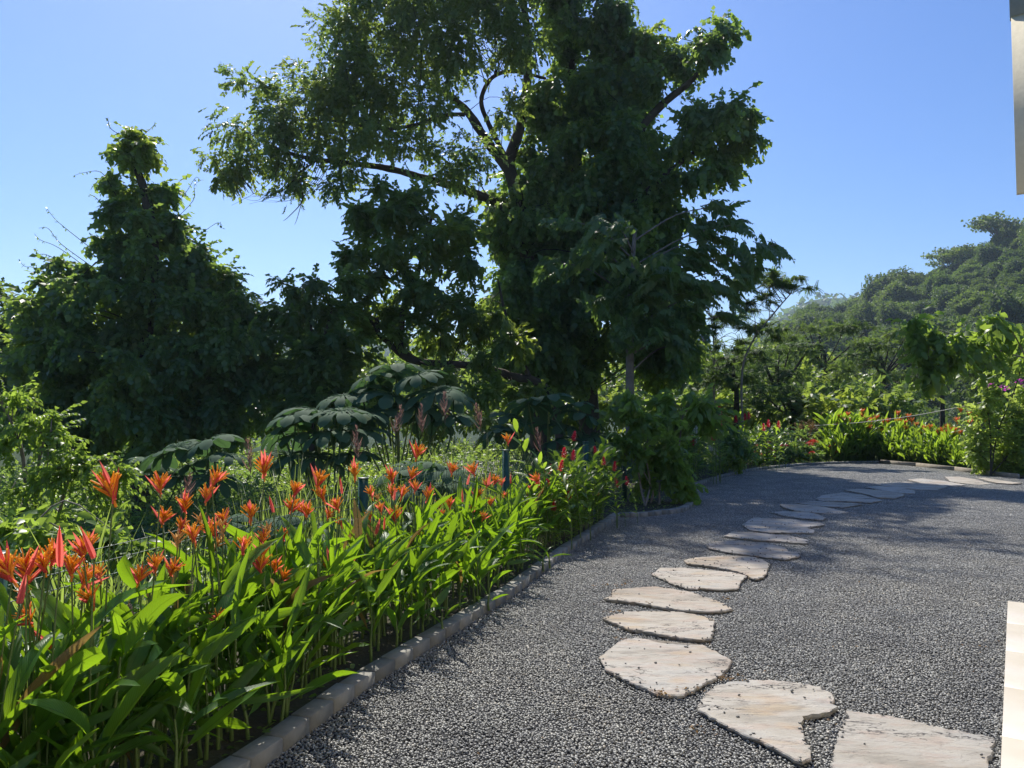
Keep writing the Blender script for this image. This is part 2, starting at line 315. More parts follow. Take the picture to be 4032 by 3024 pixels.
def m_tile():
    m, nt, N, L, b = mat_new('tile'); b.inputs['Roughness'].default_value = 0.35
    n1 = noise(N, L, 2.5, 6, 0.6)
    L.new(ramp(N, L, n1, [(0.3, (0.52, 0.46, 0.37)), (0.7, (0.60, 0.55, 0.46))]), b.inputs['Base Color']); return m
M['terrain'] = m_terrain(); M['soil'] = m_soil(); M['gravel_bed'] = m_gravel_bed(); M['pebble'] = m_pebble()
M['slab'] = m_slab(); M['concrete'] = m_concrete(); M['tile'] = m_tile()

# ------------------------------------------------------------------ yard outline (gravel side of the kerb), from the photo
K1 = [(-3.63, -3.8), (-2.35, 0.0)] + [tuple(G(x, y)[:2]) for x, y in
      [(1048, 3024), (1440, 2722), (1750, 2525), (2023, 2351), (2242, 2178), (2442, 2040)]]
K2 = [tuple(G(x, y)[:2]) for x, y in [(2442, 2040), (2501, 2039), (2556, 2036), (2615, 2029), (2670, 2023), (2708, 2012), (2731, 1993), (2735, 1979), (2722, 1962), (2695, 1947), (2668, 1943)]]
K3 = [tuple(G(x, y)[:2]) for x, y in [(2668, 1943), (2697, 1937), (2767, 1908), (2864, 1879), (2927, 1863), (3024, 1848), (3160, 1835), (3299, 1828), (3463, 1825)]]
K4 = [tuple(G(x, y)[:2]) for x, y in [(3463, 1825), (3606, 1838), (3758, 1855), (3860, 1868), (3902, 1874), (4007, 1886)]] + [(15.5, 17.5), (19.5, 12.5), (22, 4), (22, -4)]
YARD = np.array(K1[:-1] + K2[:-1] + K3[:-1] + K4 + [(22, -8), (-5.0, -8)])
def inside(P, poly=YARD):
    x, y = P[:, 0], P[:, 1]; c = np.zeros(len(P), bool); n = len(poly); j = n - 1
    for i in range(n):
        xi, yi = poly[i]; xj, yj = poly[j]
        k = ((yi > y) != (yj > y)) & (x < (xj - xi) * (y - yi) / ((yj - yi) or 1e-9) + xi); c ^= k; j = i
    return c
def dist_yard(P, poly=YARD):
    d = np.full(len(P), 1e9); n = len(poly)
    for i in range(n):
        a = poly[i]; b = poly[(i + 1) % n]; ab = b - a; t = np.clip(((P - a) @ ab) / (ab @ ab), 0, 1)
        d = np.minimum(d, np.linalg.norm(P - (a + t[:, None] * ab), axis=1))
    return np.where(inside(P, poly), -d, d)

# ------------------------------------------------------------------ terrain to the horizon
RIDGE = [(-70, 7), (-45, 5.5), (-36, 3.0), (-31, 5.0), (-27, 6.5), (-22, 8.0), (-18, 8.9), (-14, 8.0), (-8, 6.2), (0, 5.2), (8, 4.4), (14, 4.6), (17, 5.6), (19, 7.0), (22.3, 8.4), (30, 8.4), (70, 8)]
HILL = [(12, 0.5), (16, 1.6), (18.6, 6.0), (20.8, 8.4), (22.0, 9.3), (23.2, 9.7), (24.4, 10.0), (25.6, 10.7), (27.4, 11.3), (28.2, 11.8), (29.3, 12.2), (30.6, 12.5), (31.7, 12.8), (32.8, 13.1), (33.9, 13.7), (34.6, 14.1), (38, 15.5), (50, 19), (70, 17)]
def snoise(x, y, s, seed=0):
    r = np.random.default_rng(seed); o = 0; 
    for k in range(7):
        a = r.uniform(0, 6.28); f = s * r.uniform(0.5, 2.2); p = r.uniform(0, 6.28)
        o = o + np.sin((x * math.cos(a) + y * math.sin(a)) * f + p) / (1 + 0.4 * k)
    return o / 3
def terrain_z(x, y):
    x = np.asarray(x, float); y = np.asarray(y, float); P = np.stack([x, y], -1).reshape(-1, 2)
    d = dist_yard(P).reshape(x.shape); r = np.hypot(x, y); az = np.degrees(np.arctan2(x, y))
    z = np.where(d < 0.6, -0.06, -0.06 - 1.5 * (1 - np.exp(-np.maximum(d - 0.6, 0) / 7.0)) - np.clip((r - 30) / 60, 0, 1) * 5)
    z = z + np.clip((d - 3) / 10, 0, 1) * 0.35 * snoise(x, y, 0.5, 3)
    ez = np.tan(np.radians(np.interp(az, [a for a, _ in HILL], [b for _, b in HILL], left=0, right=15)))
    H = ez * 285; t = np.clip((r - 95) / 190, 0, 1); up = (t ** 1.15) * (H - 8); dn = np.clip((r - 285) / 320, 0, 1)
    bumps = 2.6 * snoise(x, y, 0.05, 5) * np.clip(t * 2, 0, 1) * np.clip(H / 30, 0, 1)
    front = np.abs(az) < 90
    z = z + np.where(front, (up + bumps) * (1 - 0.75 * dn), 0)
    eb = np.tan(np.radians(np.interp(az, [a for a, _ in RIDGE], [b for _, b in RIDGE])))
    Rb = 950.0; t2 = np.clip((r - 480) / (Rb - 480), 0, 1); z = z + (t2 ** 1.3) * (eb * Rb - 1) * np.where(front, 1, 0.4) * (1 - 0.6 * np.clip((r - Rb) / 700, 0, 1)) * (1 + 0.04 * snoise(x, y, 0.02, 9))
    return z
rr = np.concatenate([np.linspace(0.5, 40, 70), np.geomspace(41, 1800, 95)])
aa = np.radians(np.linspace(-180, 180, 361))
A_, R_ = np.meshgrid(aa, rr); X_, Y_ = R_ * np.sin(A_), R_ * np.cos(A_)
Z_ = terrain_z(X_, Y_)
g = Geo(); na, nr = len(aa), len(rr)
i = (np.arange(nr - 1)[:, None] * na + np.arange(na - 1)[None]).reshape(-1)
q = np.stack([i, i + 1, i + na + 1, i + na], -1)
v = np.stack([X_, Y_, Z_], -1).reshape(-1, 3)
g.add(v, np.vstack([q[:, [0, 2, 1]], q[:, [0, 3, 2]]])); 
g.add(np.vstack([[0, 0, -0.06], v[:na]]), [(0, k + 1, k + 2) for k in range(na - 1)])
tag(g.build('terrain', M['terrain'], smooth=True), kind='structure')

# gravel yard base sheet
bm = bmesh.new(); vs = [bm.verts.new((x, y, 0.0)) for x, y in YARD]; fc = bm.faces.new(vs)
bmesh.ops.triangulate(bm, faces=[fc]); bmesh.ops.recalc_face_normals(bm, faces=bm.faces)
for f_ in bm.faces:
    if f_.normal.z < 0: f_.normal_flip()
me = bpy.data.meshes.new('gravel_yard'); bm.to_mesh(me); bm.free(); me.materials.append(M['gravel_bed'])
tag(link('gravel_yard', me), kind='structure')

# planting bed soil
st = 0.09; gx = np.arange(-6, 18.5, st); gy = np.arange(-4, 30, st); BX, BY = np.meshgrid(gx, gy)
D_ = dist_yard(np.stack([BX, BY], -1).reshape(-1, 2)).reshape(BX.shape)
BZ = 0.045 + 0.012 * snoise(BX, BY, 9, 4) + RNG.normal(0, 0.004, BX.shape) - 0.12 * np.clip((D_ - 1.6) / 1.4, 0, 1)
ok = (D_ > 0.045) & (D_ < 3.0); okf = ok[:-1, :-1] & ok[1:, :-1] & ok[:-1, 1:] & ok[1:, 1:]
nx = len(gx); ii, jj = np.nonzero(okf); a = ii * nx + jj; q = np.stack([a, a + 1, a + nx + 1, a + nx], -1)
g = Geo(); g.add(np.stack([BX, BY, BZ], -1).reshape(-1, 3), np.vstack([q[:, [0, 1, 2]], q[:, [0, 2, 3]]]))
V_, F_, T_, M_ = g.arrays(); used = np.unique(F_); mp_ = np.zeros(len(V_), int); mp_[used] = np.arange(len(used))
g = Geo(); g.add(V_[used], mp_[F_]); tag(g.build('planting_bed', M['soil'], smooth=True), kind='structure')
def bed_z(x, y): return 0.045

# ------------------------------------------------------------------ gravel: one metre of pebbles repeated by geometry nodes over the yard
ico_v = []; ph = (1 + 5 ** .5) / 2
for a_, b_ in ((-1, ph), (1, ph), (-1, -ph), (1, -ph)): ico_v += [(a_, b_, 0)]
for a_, b_ in ((-1, ph), (1, ph), (-1, -ph), (1, -ph)): ico_v += [(0, a_, b_)]
for a_, b_ in ((ph, -1), (ph, 1), (-ph, -1), (-ph, 1)): ico_v += [(a_, 0, b_)]
ICOV = norm(np.array(ico_v, float))
ICOF = np.array([(0, 11, 5), (0, 5, 1), (0, 1, 7), (0, 7, 10), (0, 10, 11), (1, 5, 9), (5, 11, 4), (11, 10, 2), (10, 7, 6), (7, 1, 8),
                 (3, 9, 4), (3, 4, 2), (3, 2, 6), (3, 6, 8), (3, 8, 9), (4, 9, 5), (2, 4, 11), (6, 2, 10), (8, 6, 7), (9, 8, 1)])
def pebbles(geo, pos, r):
    n = len(pos); Y = norm(np.stack([RNG.normal(size=n), RNG.normal(size=n), RNG.normal(0, 0.28, n)], -1))
    for k in range(5):
        s = np.arange(n) % 5 == k
        V = ICOV * np.array([0.62 + 0.12 * RNG.random(), 1.0, 0.42 + 0.16 * RNG.random()]) * (1 + RNG.normal(0, 0.07, (12, 1)))
        place(geo, (V, ICOF, np.zeros(20), np.zeros(20, int)), pos[s], Y[s], ups(s.sum(), 0.35), r[s], np.clip(RNG.beta(1.6, 2.6, s.sum()), 0, 1))
g = Geo(); TS = 1.0
c_ = int(TS / 0.0138); jx, jy = np.meshgrid(np.arange(c_), np.arange(c_))
P2 = (np.stack([jx.ravel(), jy.ravel()], -1) + RNG.uniform(-0.62, 0.62, (c_ * c_, 2)) + 0.5) / c_ * TS - TS / 2
zz = 0.006 + 0.006 * snoise(P2[:, 0] * 2 * math.pi, P2[:, 1] * 2 * math.pi, 1.0, 2) + RNG.uniform(-0.004, 0.005, len(P2))
pebbles(g, np.column_stack([P2, zz]), RNG.uniform(0.0058, 0.0112, len(P2)))
gr = g.build('gravel', M['pebble'], smooth=True)
ng = bpy.data.node_groups.new('gravel_spread', 'GeometryNodeTree')
ng.interface.new_socket('Geometry', in_out='INPUT', socket_type='NodeSocketGeometry'); ng.interface.new_socket('Geometry', in_out='OUTPUT', socket_type='NodeSocketGeometry')
n_ = ng.nodes; l_ = ng.links; gi = n_.new('NodeGroupInput'); go = n_.new('NodeGroupOutput')
gd = n_.new('GeometryNodeMeshGrid'); NXg, NYg = 17, 26
gd.inputs['Size X'].default_value = (NXg - 1) * TS; gd.inputs['Size Y'].default_value = (NYg - 1) * TS
gd.inputs['Vertices X'].default_value = NXg; gd.inputs['Vertices Y'].default_value = NYg
tr = n_.new('GeometryNodeTransform'); tr.inputs['Translation'].default_value = (-2.0 + (NXg - 1) / 2, 2.2 + (NYg - 1) / 2, 0); l_.new(gd.outputs[0], tr.inputs[0])
io = n_.new('GeometryNodeInstanceOnPoints'); l_.new(tr.outputs[0], io.inputs['Points']); l_.new(gi.outputs[0], io.inputs['Instance'])
ri = n_.new('FunctionNodeRandomValue'); ri.data_type = 'INT'; ri.inputs['Min'].default_value if False else None
ri.inputs[4].default_value = 0; ri.inputs[5].default_value = 3
mm = n_.new('ShaderNodeMath'); mm.operation = 'MULTIPLY'; l_.new(ri.outputs[2], mm.inputs[0]); mm.inputs[1].default_value = math.pi / 2
cx = n_.new('ShaderNodeCombineXYZ'); l_.new(mm.outputs[0], cx.inputs[2])
l_.new(cx.outputs[0], io.inputs['Rotation']); l_.new(io.outputs[0], go.inputs[0])
md_ = gr.modifiers.new('spread', 'NODES'); md_.node_group = ng
tag(gr, 'dark grey gravel covering the yard', 'gravel', kind='stuff')

# ------------------------------------------------------------------ kerb of small concrete blocks
kerb = link('kerb', None); tag(kerb, kind='structure')
def block_mesh(L_, w=0.112, h=0.105):
    g = Geo(); box(g, -L_ / 2 + 0.006, L_ / 2 - 0.006, 0.0, w, -0.06, h, ch=0.005); return g.mesh('kerb_block', M['concrete'])
bm_cache = {}
def lay_kerb(pts, L_, start=0.0, h=0.082):
    P = np.array(pts); seg = np.linalg.norm(np.diff(P, axis=0), axis=1); s = np.concatenate([[0], np.cumsum(seg)])
    n = max(1, round(s[-1] / L_)); l = s[-1] / n
    key = (round(l, 3), h)
    if key not in bm_cache: bm_cache[key] = block_mesh(l, h=h)
    for k in range(n):
        t0, t1 = k * l, (k + 1) * l
        a = np.array([np.interp(t0, s, P[:, 0]), np.interp(t0, s, P[:, 1])]); b = np.array([np.interp(t1, s, P[:, 0]), np.interp(t1, s, P[:, 1])])
        if (a[1] + b[1]) / 2 < 1.2: continue
        o = link('kerb_block', bm_cache[key], kerb); c = (a + b) / 2
        o.location = (c[0], c[1], random.uniform(-0.005, 0.004)); o.rotation_euler = (random.gauss(0, .010), random.gauss(0, .006), math.atan2(b[1] - a[1], b[0] - a[0]) + random.gauss(0, .006))
def smooth_poly(pts, n=5): return [tuple(p) for p in catmull(np.column_stack([np.array(pts), np.zeros(len(pts))]), n)[:, :2]]
lay_kerb(K1[1:], 0.235)
lay_kerb(smooth_poly(K2), 0.16); lay_kerb(smooth_poly(K3), 0.235, h=0.085)
# long concrete edging boards along the far right bed
edge = thing('edging_board', 'low weathered timber edging in front of the far heliconia row', 'edging')
for k in range(len(K4) - 5):
    a, b = np.array(K4[k]), np.array(K4[k + 1]); l = np.linalg.norm(b - a)
    g = Geo(); box(g, -l / 2 + .004, l / 2 - .004, 0, 0.06, -0.05, 0.13, ch=0.005)
    o = g.build('board', M['timber'], edge); c = (a + b) / 2; o.location = (c[0], c[1], 0); o.rotation_euler = (0, 0, math.atan2(b[1] - a[1], b[0] - a[0]))

# ------------------------------------------------------------------ stepping stones
C5 = lambda L_: [(2300 + x / 1.277, 1900 + y / 1.277) for x, y in L_]
C7 = lambda L_: [(3100 + x / 2.37, 1300 + y / 2.37) for x, y in L_]
STONES = [
 ('widest slab at the bottom right corner of the gravel, pinkish with a curved crack', C5([(1313,1140),(1500,1160),(1700,1195),(1800,1222),(2000,1255),(2062,1270),(2062,1310),(2040,1360),(2030,1385),(2045,1440),(2060,1520),(1960,1640),(1700,1700),(1400,1640),(1235,1540),(1245,1420),(1270,1310),(1285,1230),(1318,1170)])),
 ('buff and ochre slab with a long pointed tail, second from the bottom', C5([(562,1130),(600,1075),(640,1025),(720,1000),(850,987),(1000,990),(1130,1010),(1190,1020),(1230,1045),(1258,1070),(1255,1100),(1267,1130),(1240,1150),(1180,1160),(1100,1175),(1090,1205),(1100,1240),(1110,1290),(1115,1320),(1140,1330),(1140,1390),(1100,1410),(1060,1395),(950,1330),(800,1265),(700,1215),(620,1165)])),
 ('rounded grey slab with small black pebbles on it, third from the bottom', C5([(80,890),(85,870),(130,835),(200,790),(260,780),(310,790),(370,805),(470,815),(560,818),(600,815),(650,840),(745,890),(735,915),(700,960),(640,990),(560,1030),(500,1060),(420,1062),(330,1040),(250,1010),(170,970),(110,940)])),
 ('pointed cream slab with a split right edge, fourth from the bottom', C5([(88,680),(200,648),(330,645),(480,648),(560,660),(655,688),(650,735),(645,760),(632,785),(570,790),(500,780),(400,765),(300,745),(220,735),(150,705)])),
 ('long cream slab tilted over a dark gap, fifth from the bottom', C5([(95,582),(140,570),(145,535),(220,530),(350,520),(430,530),(520,545),(600,570),(680,595),(750,635),(700,645),(600,648),(480,640),(380,625),(250,600),(150,590)])),
 ('pinkish slab whose right tip touches the next one, sixth from the bottom', C5([(340,460),(380,428),(500,427),(620,440),(740,450),(820,470),(790,500),(775,530),(700,538),(600,530),(520,530),(440,505),(400,485)])),
 ('speckled tan slab with a hooked right end, seventh from the bottom', C5([(500,388),(560,375),(680,365),(780,365),(850,370),(900,385),(935,405),(920,450),(905,475),(860,487),(830,475),(800,455),(740,440),(640,420),(520,408)])),
 ('pale slab sprinkled with pebbles, eighth from the bottom', C5([(612,312),(650,295),(760,293),(900,300),(1010,325),(1030,345),(1085,350),(1080,370),(1010,384),(930,375),(800,360),(720,348),(630,330)])),
 ('thin bright slab at the edge of the tree shade', C5([(703,268),(740,248),(850,250),(960,262),(1050,270),(1130,287),(1130,303),(1050,300),(960,292),(850,285)])),
 ('brown shaded slab with a forked right end, first inside the tree shade', C5([(792,210),(850,175),(950,180),(1050,185),(1100,195),(1180,200),(1210,212),(1120,225),(1160,240),(1150,252),(1050,250),(930,248),(830,235)])),
 ('slim slab with a sunlit right tip, second inside the tree shade', C5([(930,147),(1000,142),(1120,145),(1180,160),(1215,175),(1200,188),(1100,180),(1000,165)])),
 ('brownish shaded slab, third inside the tree shade', C5([(983,112),(1070,110),(1200,120),(1330,145),(1280,152),(1200,152),(1060,140),(1000,125)])),
 ('pale shaded sliver, fourth inside the tree shade', C5([(1070,100),(1140,93),(1250,97),(1400,110),(1300,125),(1150,112)])),
 ('large grey shaded slab, fifth inside the tree shade', C5([(1160,80),(1200,62),(1300,50),(1400,62),(1500,90),(1440,100),(1300,92),(1200,90)])),
 ('tapering shaded slab, sixth inside the tree shade', C7([(530,1490),(660,1478),(850,1490),(1100,1530),(1080,1545),(1000,1570),(850,1560),(700,1520)])),
 ('narrow pale shaded slab, seventh inside the tree shade', C7([(730,1465),(850,1455),(1050,1470),(1190,1495),(1190,1520),(1050,1515),(900,1495)])),
 ('brown slab half in shade below the far heliconia row', C7([(840,1440),(1000,1425),(1100,1420),(1300,1430),(1500,1460),(1400,1485),(1200,1480),(1000,1465)])),
 ('bright sunlit slab beyond the tree shade, third from the far end', C7([(1120,1395),(1250,1385),(1450,1405),(1660,1440),(1600,1448),(1450,1445),(1250,1420)])),
 ('sunlit slab with a square left end, second from the far end', C7([(1470,1370),(1600,1368),(1750,1390),(1900,1430),(1800,1438),(1650,1425),(1520,1410)])),
 ('last sunlit slab beside the bougainvillea', C7([(1770,1375),(1850,1372),(1990,1400),(2190,1430),(2100,1436),(1950,1425),(1850,1400)])),
]
STONE_POLYS = []
for k, (lab, outl) in enumerate(STONES):
    zt = 0.038 if k < 10 else 0.036
    P = np.array([G(x, y, zt)[:2] for x, y in outl])
    # order so the outline runs counter clockwise
    if np.sum(P[:, 0] * np.roll(P[:, 1], -1) - np.roll(P[:, 0], -1) * P[:, 1]) < 0: P = P[::-1]
    Q = []
    for a, b in zip(P, np.roll(P, -1, axis=0)):
        n = max(1, int(np.linalg.norm(b - a) / 0.028)); d = b - a; nn = np.array([d[1], -d[0]]) / (np.linalg.norm(d) + 1e-9)
        for t in range(n): Q.append(a + d * t / n + nn * (random.gauss(0, 0.0062) if t else random.gauss(0, .003)))
    Q = np.array(Q); c = Q.mean(0); STONE_POLYS.append((Q, zt))
    n = len(Q); th = random.uniform(0.026, 0.034)
    tilt = np.array([random.gauss(0, .008), random.gauss(0, .008)])
    def zof(p, z): return z + (p - c) @ tilt
    g = bmesh.new()
    dn = c + (Q - c) * 0.985 + RNG.normal(0, .002, Q.shape); low = c + (Q - c) * 0.96
    rings = [[g.verts.new((*p, zof(p, zt - th) + random.gauss(0, .001))) for p in low], [g.verts.new((*p, zof(p, zt - th * 0.5) + random.gauss(0, .003))) for p in Q + RNG.normal(0, .0015, Q.shape)],
             [g.verts.new((*p, zof(p, zt - 0.006))) for p in Q], [g.verts.new((*p, zof(p, zt))) for p in dn]]
    for r0_, r1_ in zip(rings, rings[1:]):
        for a_ in range(n): g.faces.new((r0_[a_], r0_[(a_ + 1) % n], r1_[(a_ + 1) % n], r1_[a_]))
    top = g.faces.new(rings[-1]); bot = g.faces.new(rings[0][::-1])
    bmesh.ops.triangulate(g, faces=[top, bot]); bmesh.ops.recalc_face_normals(g, faces=g.faces)
    bmesh.ops.translate(g, verts=g.verts, vec=(-c[0], -c[1], 0))
    me = bpy.data.meshes.new('stepping_stone'); g.to_mesh(me); g.free(); me.materials.append(M['slab'])
    o = link('stepping_stone', me); o.location = (c[0], c[1], 0); tag(o, lab, 'stepping stone', 'stepping stones crossing the gravel')
# stray pebbles lying on the slabs
g = Geo(); pp = []
for (Q, zt), cnt in zip(STONE_POLYS, [3, 14, 16, 3, 2, 4, 26, 22, 12, 18, 3, 3, 0, 4, 0, 0, 0, 0, 0, 0]):
    lo, hi = Q.min(0), Q.max(0); k = 0
    while k < cnt:
        p = lo + (hi - lo) * RNG.random(2)
        if inside(p[None], Q)[0]: pp.append((*p, zt + 0.005)); k += 1
for Q, zt in STONE_POLYS[:12]:      # gravel kicked up over the slab edges
    for q in Q[RNG.integers(0, len(Q), 26)]:
        c_q = Q.mean(0); d_ = c_q - q; pp.append((*(q + d_ * abs(random.gauss(0, .035)) + RNG.normal(0, .006, 2)), zt + .004))
pebbles(g, np.array(pp), RNG.uniform(0.007, 0.011, len(pp))); g.t = [t * 0.1 for t in g.t]
tag(g.build('stray_pebbles', M['pebble'], smooth=True), 'small dark pebbles strewn on the flat stepping stones', 'pebbles', kind='stuff')

# ------------------------------------------------------------------ terrace and house corner
A0 = G(3968, 2366, 0.12)[:2]; A1 = G(3940, 3024, 0.12)[:2]; ed = A1 - A0; ed = ed / np.linalg.norm(ed); pr = np.array([-ed[1], ed[0]])
if pr[0] < 0: pr = -pr
terr = thing('terrace', 'raised terrace of cream tiles with a white edge at the right of the gravel', 'terrace', (A0[0], A0[1], 0))
def terr_quad(name, u0, u1, v0, v1, z0, z1, m, ch=0.0):
    g = Geo(); box(g, u0, u1, v0, v1, z0, z1, ch=ch); V, Fc, T, Mm = g.arrays()
    w = V[:, :1] * np.r_[pr, 0][None] + V[:, 1:2] * np.r_[ed, 0][None] + V[:, 2:] * np.array([0, 0, 1.0])
    g2 = Geo(); g2.add(w, Fc); o = g2.build(name, m, terr)
    if np.cross(pr, ed) < 0: o.data.flip_normals()
    return o
terr_quad('plinth', 0.012, 6, 0.012, 8, -0.02, 0.098, M['white_paint'])
for a in range(7):
    for b in range(8):
        terr_quad('tile', a * 0.75 + 0.0 if a == 0 else a * 0.75 + .0015, (a + 1) * 0.75 - .0015, b * 0.75 if b == 0 else b * 0.75 + .0015, (b + 1) * 0.75 - .0015, 0.1, 0.12, M['tile'], ch=0.002)
hw = thing('house', 'beige rendered overhanging corner of the house at the upper right', 'house')
p = W(4003, 760, 5.0); zf = W(4003, 66, 5.0)[2]
def house_box(name, u0, u1, v0, v1, z0, z1, m):
    g = Geo(); box(g, u0, u1, v0, v1, z0, z1); V, Fc, T, Mm = g.arrays(); w = p * [1, 1, 0] + V[:, :1] * np.r_[pr, 0][None] + V[:, 1:2] * np.r_[ed, 0][None] + V[:, 2:] * np.array([0, 0, 1.0])
    g2 = Geo(); g2.add(w, Fc); o = g2.build(name, m, hw)
    if np.cross(pr, ed) < 0: o.data.flip_normals()
house_box('upper_wall', 0, 6, -.06, 0, p[2], zf, M['wall_beige'])
house_box('shaded_wall_top', -.006, 6, -.07, 0.012, zf, zf + .5, M['wall_blue'])  # bluish shade at the top of the wall, put into this band's colour
house_box('lower_wall', 2.4, 8, -2.4, 15, 0.0, p[2], M['wall_beige'])  # unseen house walls and upper floor, lengthened to bounce sun into the shade
house_box('upper_floor', 2.4, 8, 0.02, 15, p[2] + .003, zf + .4, M['wall_beige'])

# ------------------------------------------------------------------ leaf and spray templates
def leaf2(w, fold=0.12, droop=0.1):
    return (np.array([(0, 0, 0), (-w, 0.42, fold * w), (0, 1, -droop), (w, 0.42, fold * w)], float), np.array([(0, 2, 1), (0, 3, 2)]), np.zeros(2), np.zeros(2, int))
def leaf4(w, droop=0.15):
    V = np.array([(0, 0, 0), (-w, .35, .06), (0, .45, 0), (w, .35, .06), (-w * .62, .75, -droop * .3), (w * .62, .75, -droop * .3), (0, 1, -droop)], float)
    return (V, np.array([(0, 2, 1), (0, 3, 2), (1, 2, 4), (2, 3, 5), (2, 6, 4), (2, 5, 6)]), np.zeros(6), np.zeros(6, int))
def spray(n, L, ll, w, ang=55, droop=0.4, leaf=None, seed=0, twig=True, gravity=0.35, spread=0.25):
    """twig of length L (+Y) that arches down, with n leaves in alternating ranks; leaf length ll"""
    r = np.random.default_rng(seed); lf = leaf or leaf2(w / ll)
    g = Geo(); t = (np.arange(n) + 1) / n; y = t * L; z = -droop * L * t ** 2; side = np.where(np.arange(n) % 2, 1.0, -1.0)
    a = np.radians(ang) * (1 - 0.45 * t) + r.normal(0, spread, n)
    Y = np.stack([np.sin(a) * side, np.cos(a), -gravity - droop * t + r.normal(0, spread, n)], -1)
    if twig:
        k = 3; ty = np.linspace(0, 1, k + 1); wt = 0.006 * L + 0.001
        V = []; 
        for u in ty: V += [(-wt * (1.2 - u), u * L, -droop * L * u * u), (wt * (1.2 - u), u * L, -droop * L * u * u)]
        Ff = []
        for s in range(k): Ff += [(2 * s, 2 * s + 1, 2 * s + 3), (2 * s, 2 * s + 3, 2 * s + 2)]
        g.add(V, Ff, 0.25)
    place(g, lf, np.stack([np.zeros(n), y, z], -1), Y, norm(np.array([0, 0, 1.0]) + r.normal(0, 0.3, (n, 3))), ll * r.uniform(0.75, 1.15, n), r.uniform(0.15, 0.75, n))
    return g.arrays()
SP_TREE = [spray(9, 0.55, 0.20, 0.065, 50, 0.25, seed=s) for s in range(6)]
SP_VINE = [spray(9, 0.55, 0.19, 0.080, 60, 0.6, seed=10 + s, gravity=0.7) for s in range(6)]
SP_SHRUB = [spray(9, 0.38, 0.13, 0.062, 55, 0.35, leaf=leaf4(.26), seed=20 + s, gravity=0.5) for s in range(5)]
def feather(seed, L=0.5):
    r = np.random.default_rng(seed); g = Geo(); lf = leaf2(0.20, 0.05, 0.05); n = 10
    for s_, sg in enumerate((-1, 1)):
        t = (np.arange(n) + 1) / n
        place(g, lf, np.stack([np.zeros(n), t * L, -0.25 * L * t * t], -1), np.stack([sg * np.ones(n), 0.45 + 0 * t, -0.2 - 0.2 * r.random(n)], -1), ups(n, .2), 0.15 * (1.15 - t * .6), r.uniform(.2, .8, n))
    return g.arrays()
SP_FEATHER = [feather(40 + s) for s in range(4)]
def frond(seed):
    r = np.random.default_rng(seed); g = Geo(); L = .85; n = 9; dr = r.uniform(0.3, 0.7)
    tube(g, [(0, 0, 0), (0, L * .5, -dr * .25), (0, L, -dr)], .012, .004, 3, 3, .3)
    for sg in (-1, 1):
        t = (np.arange(n) + 1.2) / (n + .2); ll = 0.24 * np.sin(np.clip(t * 2.4 + .6, 0, 2.9)) + .05
        place(g, leaf4(0.27, .35), np.stack([0 * t, t * L, -dr * t ** 1.8], -1), np.stack([sg * (1 - .35 * t), .45 + .4 * t, -.45 - .6 * r.random(n)], -1), ups(n, .3), ll, r.uniform(.2, .8, n))
    return g.arrays()
SP_FROND = [frond(60 + s) for s in range(5)]

def cloud(geo, ells, tpls, per_m2, D, dr=2.0, sc=1.0, droop=0.0, puff=0.55, seed=0, shell=0.35, flat=1.0, out=1.0, wild=0.5, tj=0.12, dens_puff=26):
    """fill ellipses given as (px,py,rx,ry[,D]) with puffs of leaf sprays; returns puff centres"""
    global RNG
    old = RNG; RNG = np.random.default_rng(100 + seed); cents = []
    for e in ells:
        px, py, rx, ry = e[:4]; d = e[4] if len(e) > 4 else D
        c = W(px, py, d); ax, az = rx * d / F, ry * d / F; ay = min(dr, max(ax, az) * 1.1)
        area = math.pi * ax * az; pr_ = puff * min(1.0, 0.45 + 0.5 * min(ax, az))
        npf = max(2, int(area * per_m2 / dens_puff * 1.0))
        u = norm(RNG.normal(size=(npf, 3))); rad = RNG.random(npf) ** shell
        pc = c + u * rad[:, None] * np.array([ax, ay, az]) * 0.93; cents.append(pc)
        k = RNG.poisson(dens_puff, npf); tot = int(k.sum())
        own = np.repeat(np.arange(npf), k); prs = (pr_ * RNG.uniform(0.6, 1.3, npf))[own]
        w = norm(RNG.normal(size=(tot, 3))); pos = pc[own] + w * np.array([1, 1, 0.75 * flat]) * (prs * RNG.random(tot) ** 0.5)[:, None]
        axis = norm(w * out + u[own] * 0.5 + RNG.normal(0, wild, (tot, 3)) * np.array([1, 1, flat]) + np.array([0, 0, -droop]))
        tnt = (RNG.normal(0, tj, npf))[own] + RNG.normal(0, 0.05, tot)
        ss = sc * RNG.uniform(0.75, 1.2, tot)
        place_many(geo, tpls, pos - axis * (0.22 * ss)[:, None], axis, ups(tot, 0.35), ss, tnt)
    RNG = old
    return np.vstack(cents)
def twigs(geo, skel, cents, r=0.02, frac=1.0, sag=0.15):
    S = np.vstack([catmull(s, 4) for s in skel])
    for c in cents:
        if RNG.random() > frac: continue
        d = np.linalg.norm(S - c, axis=1); a = S[int(np.argmin(d + RNG.uniform(0, .8, len(d))))]; l = np.linalg.norm(a - c)
        if l > 6: continue
        m_ = (a + c) / 2 + RNG.normal(0, 0.09 * l, 3) + np.array([0, 0, sag * l])
        tube(geo, [a, m_, c], r * (0.5 + 0.25 * l), r * 0.3, 4, 3)
def wp(L_, D): return [W(p[0], p[1], p[2] if len(p) > 2 else D) for p in L_]
def ground_under(px, D): 
    x = W(px, 1600, D)[0]; return np.array([x, D, float(terrain_z(np.array([x]), np.array([D]))[0]) - 0.2])
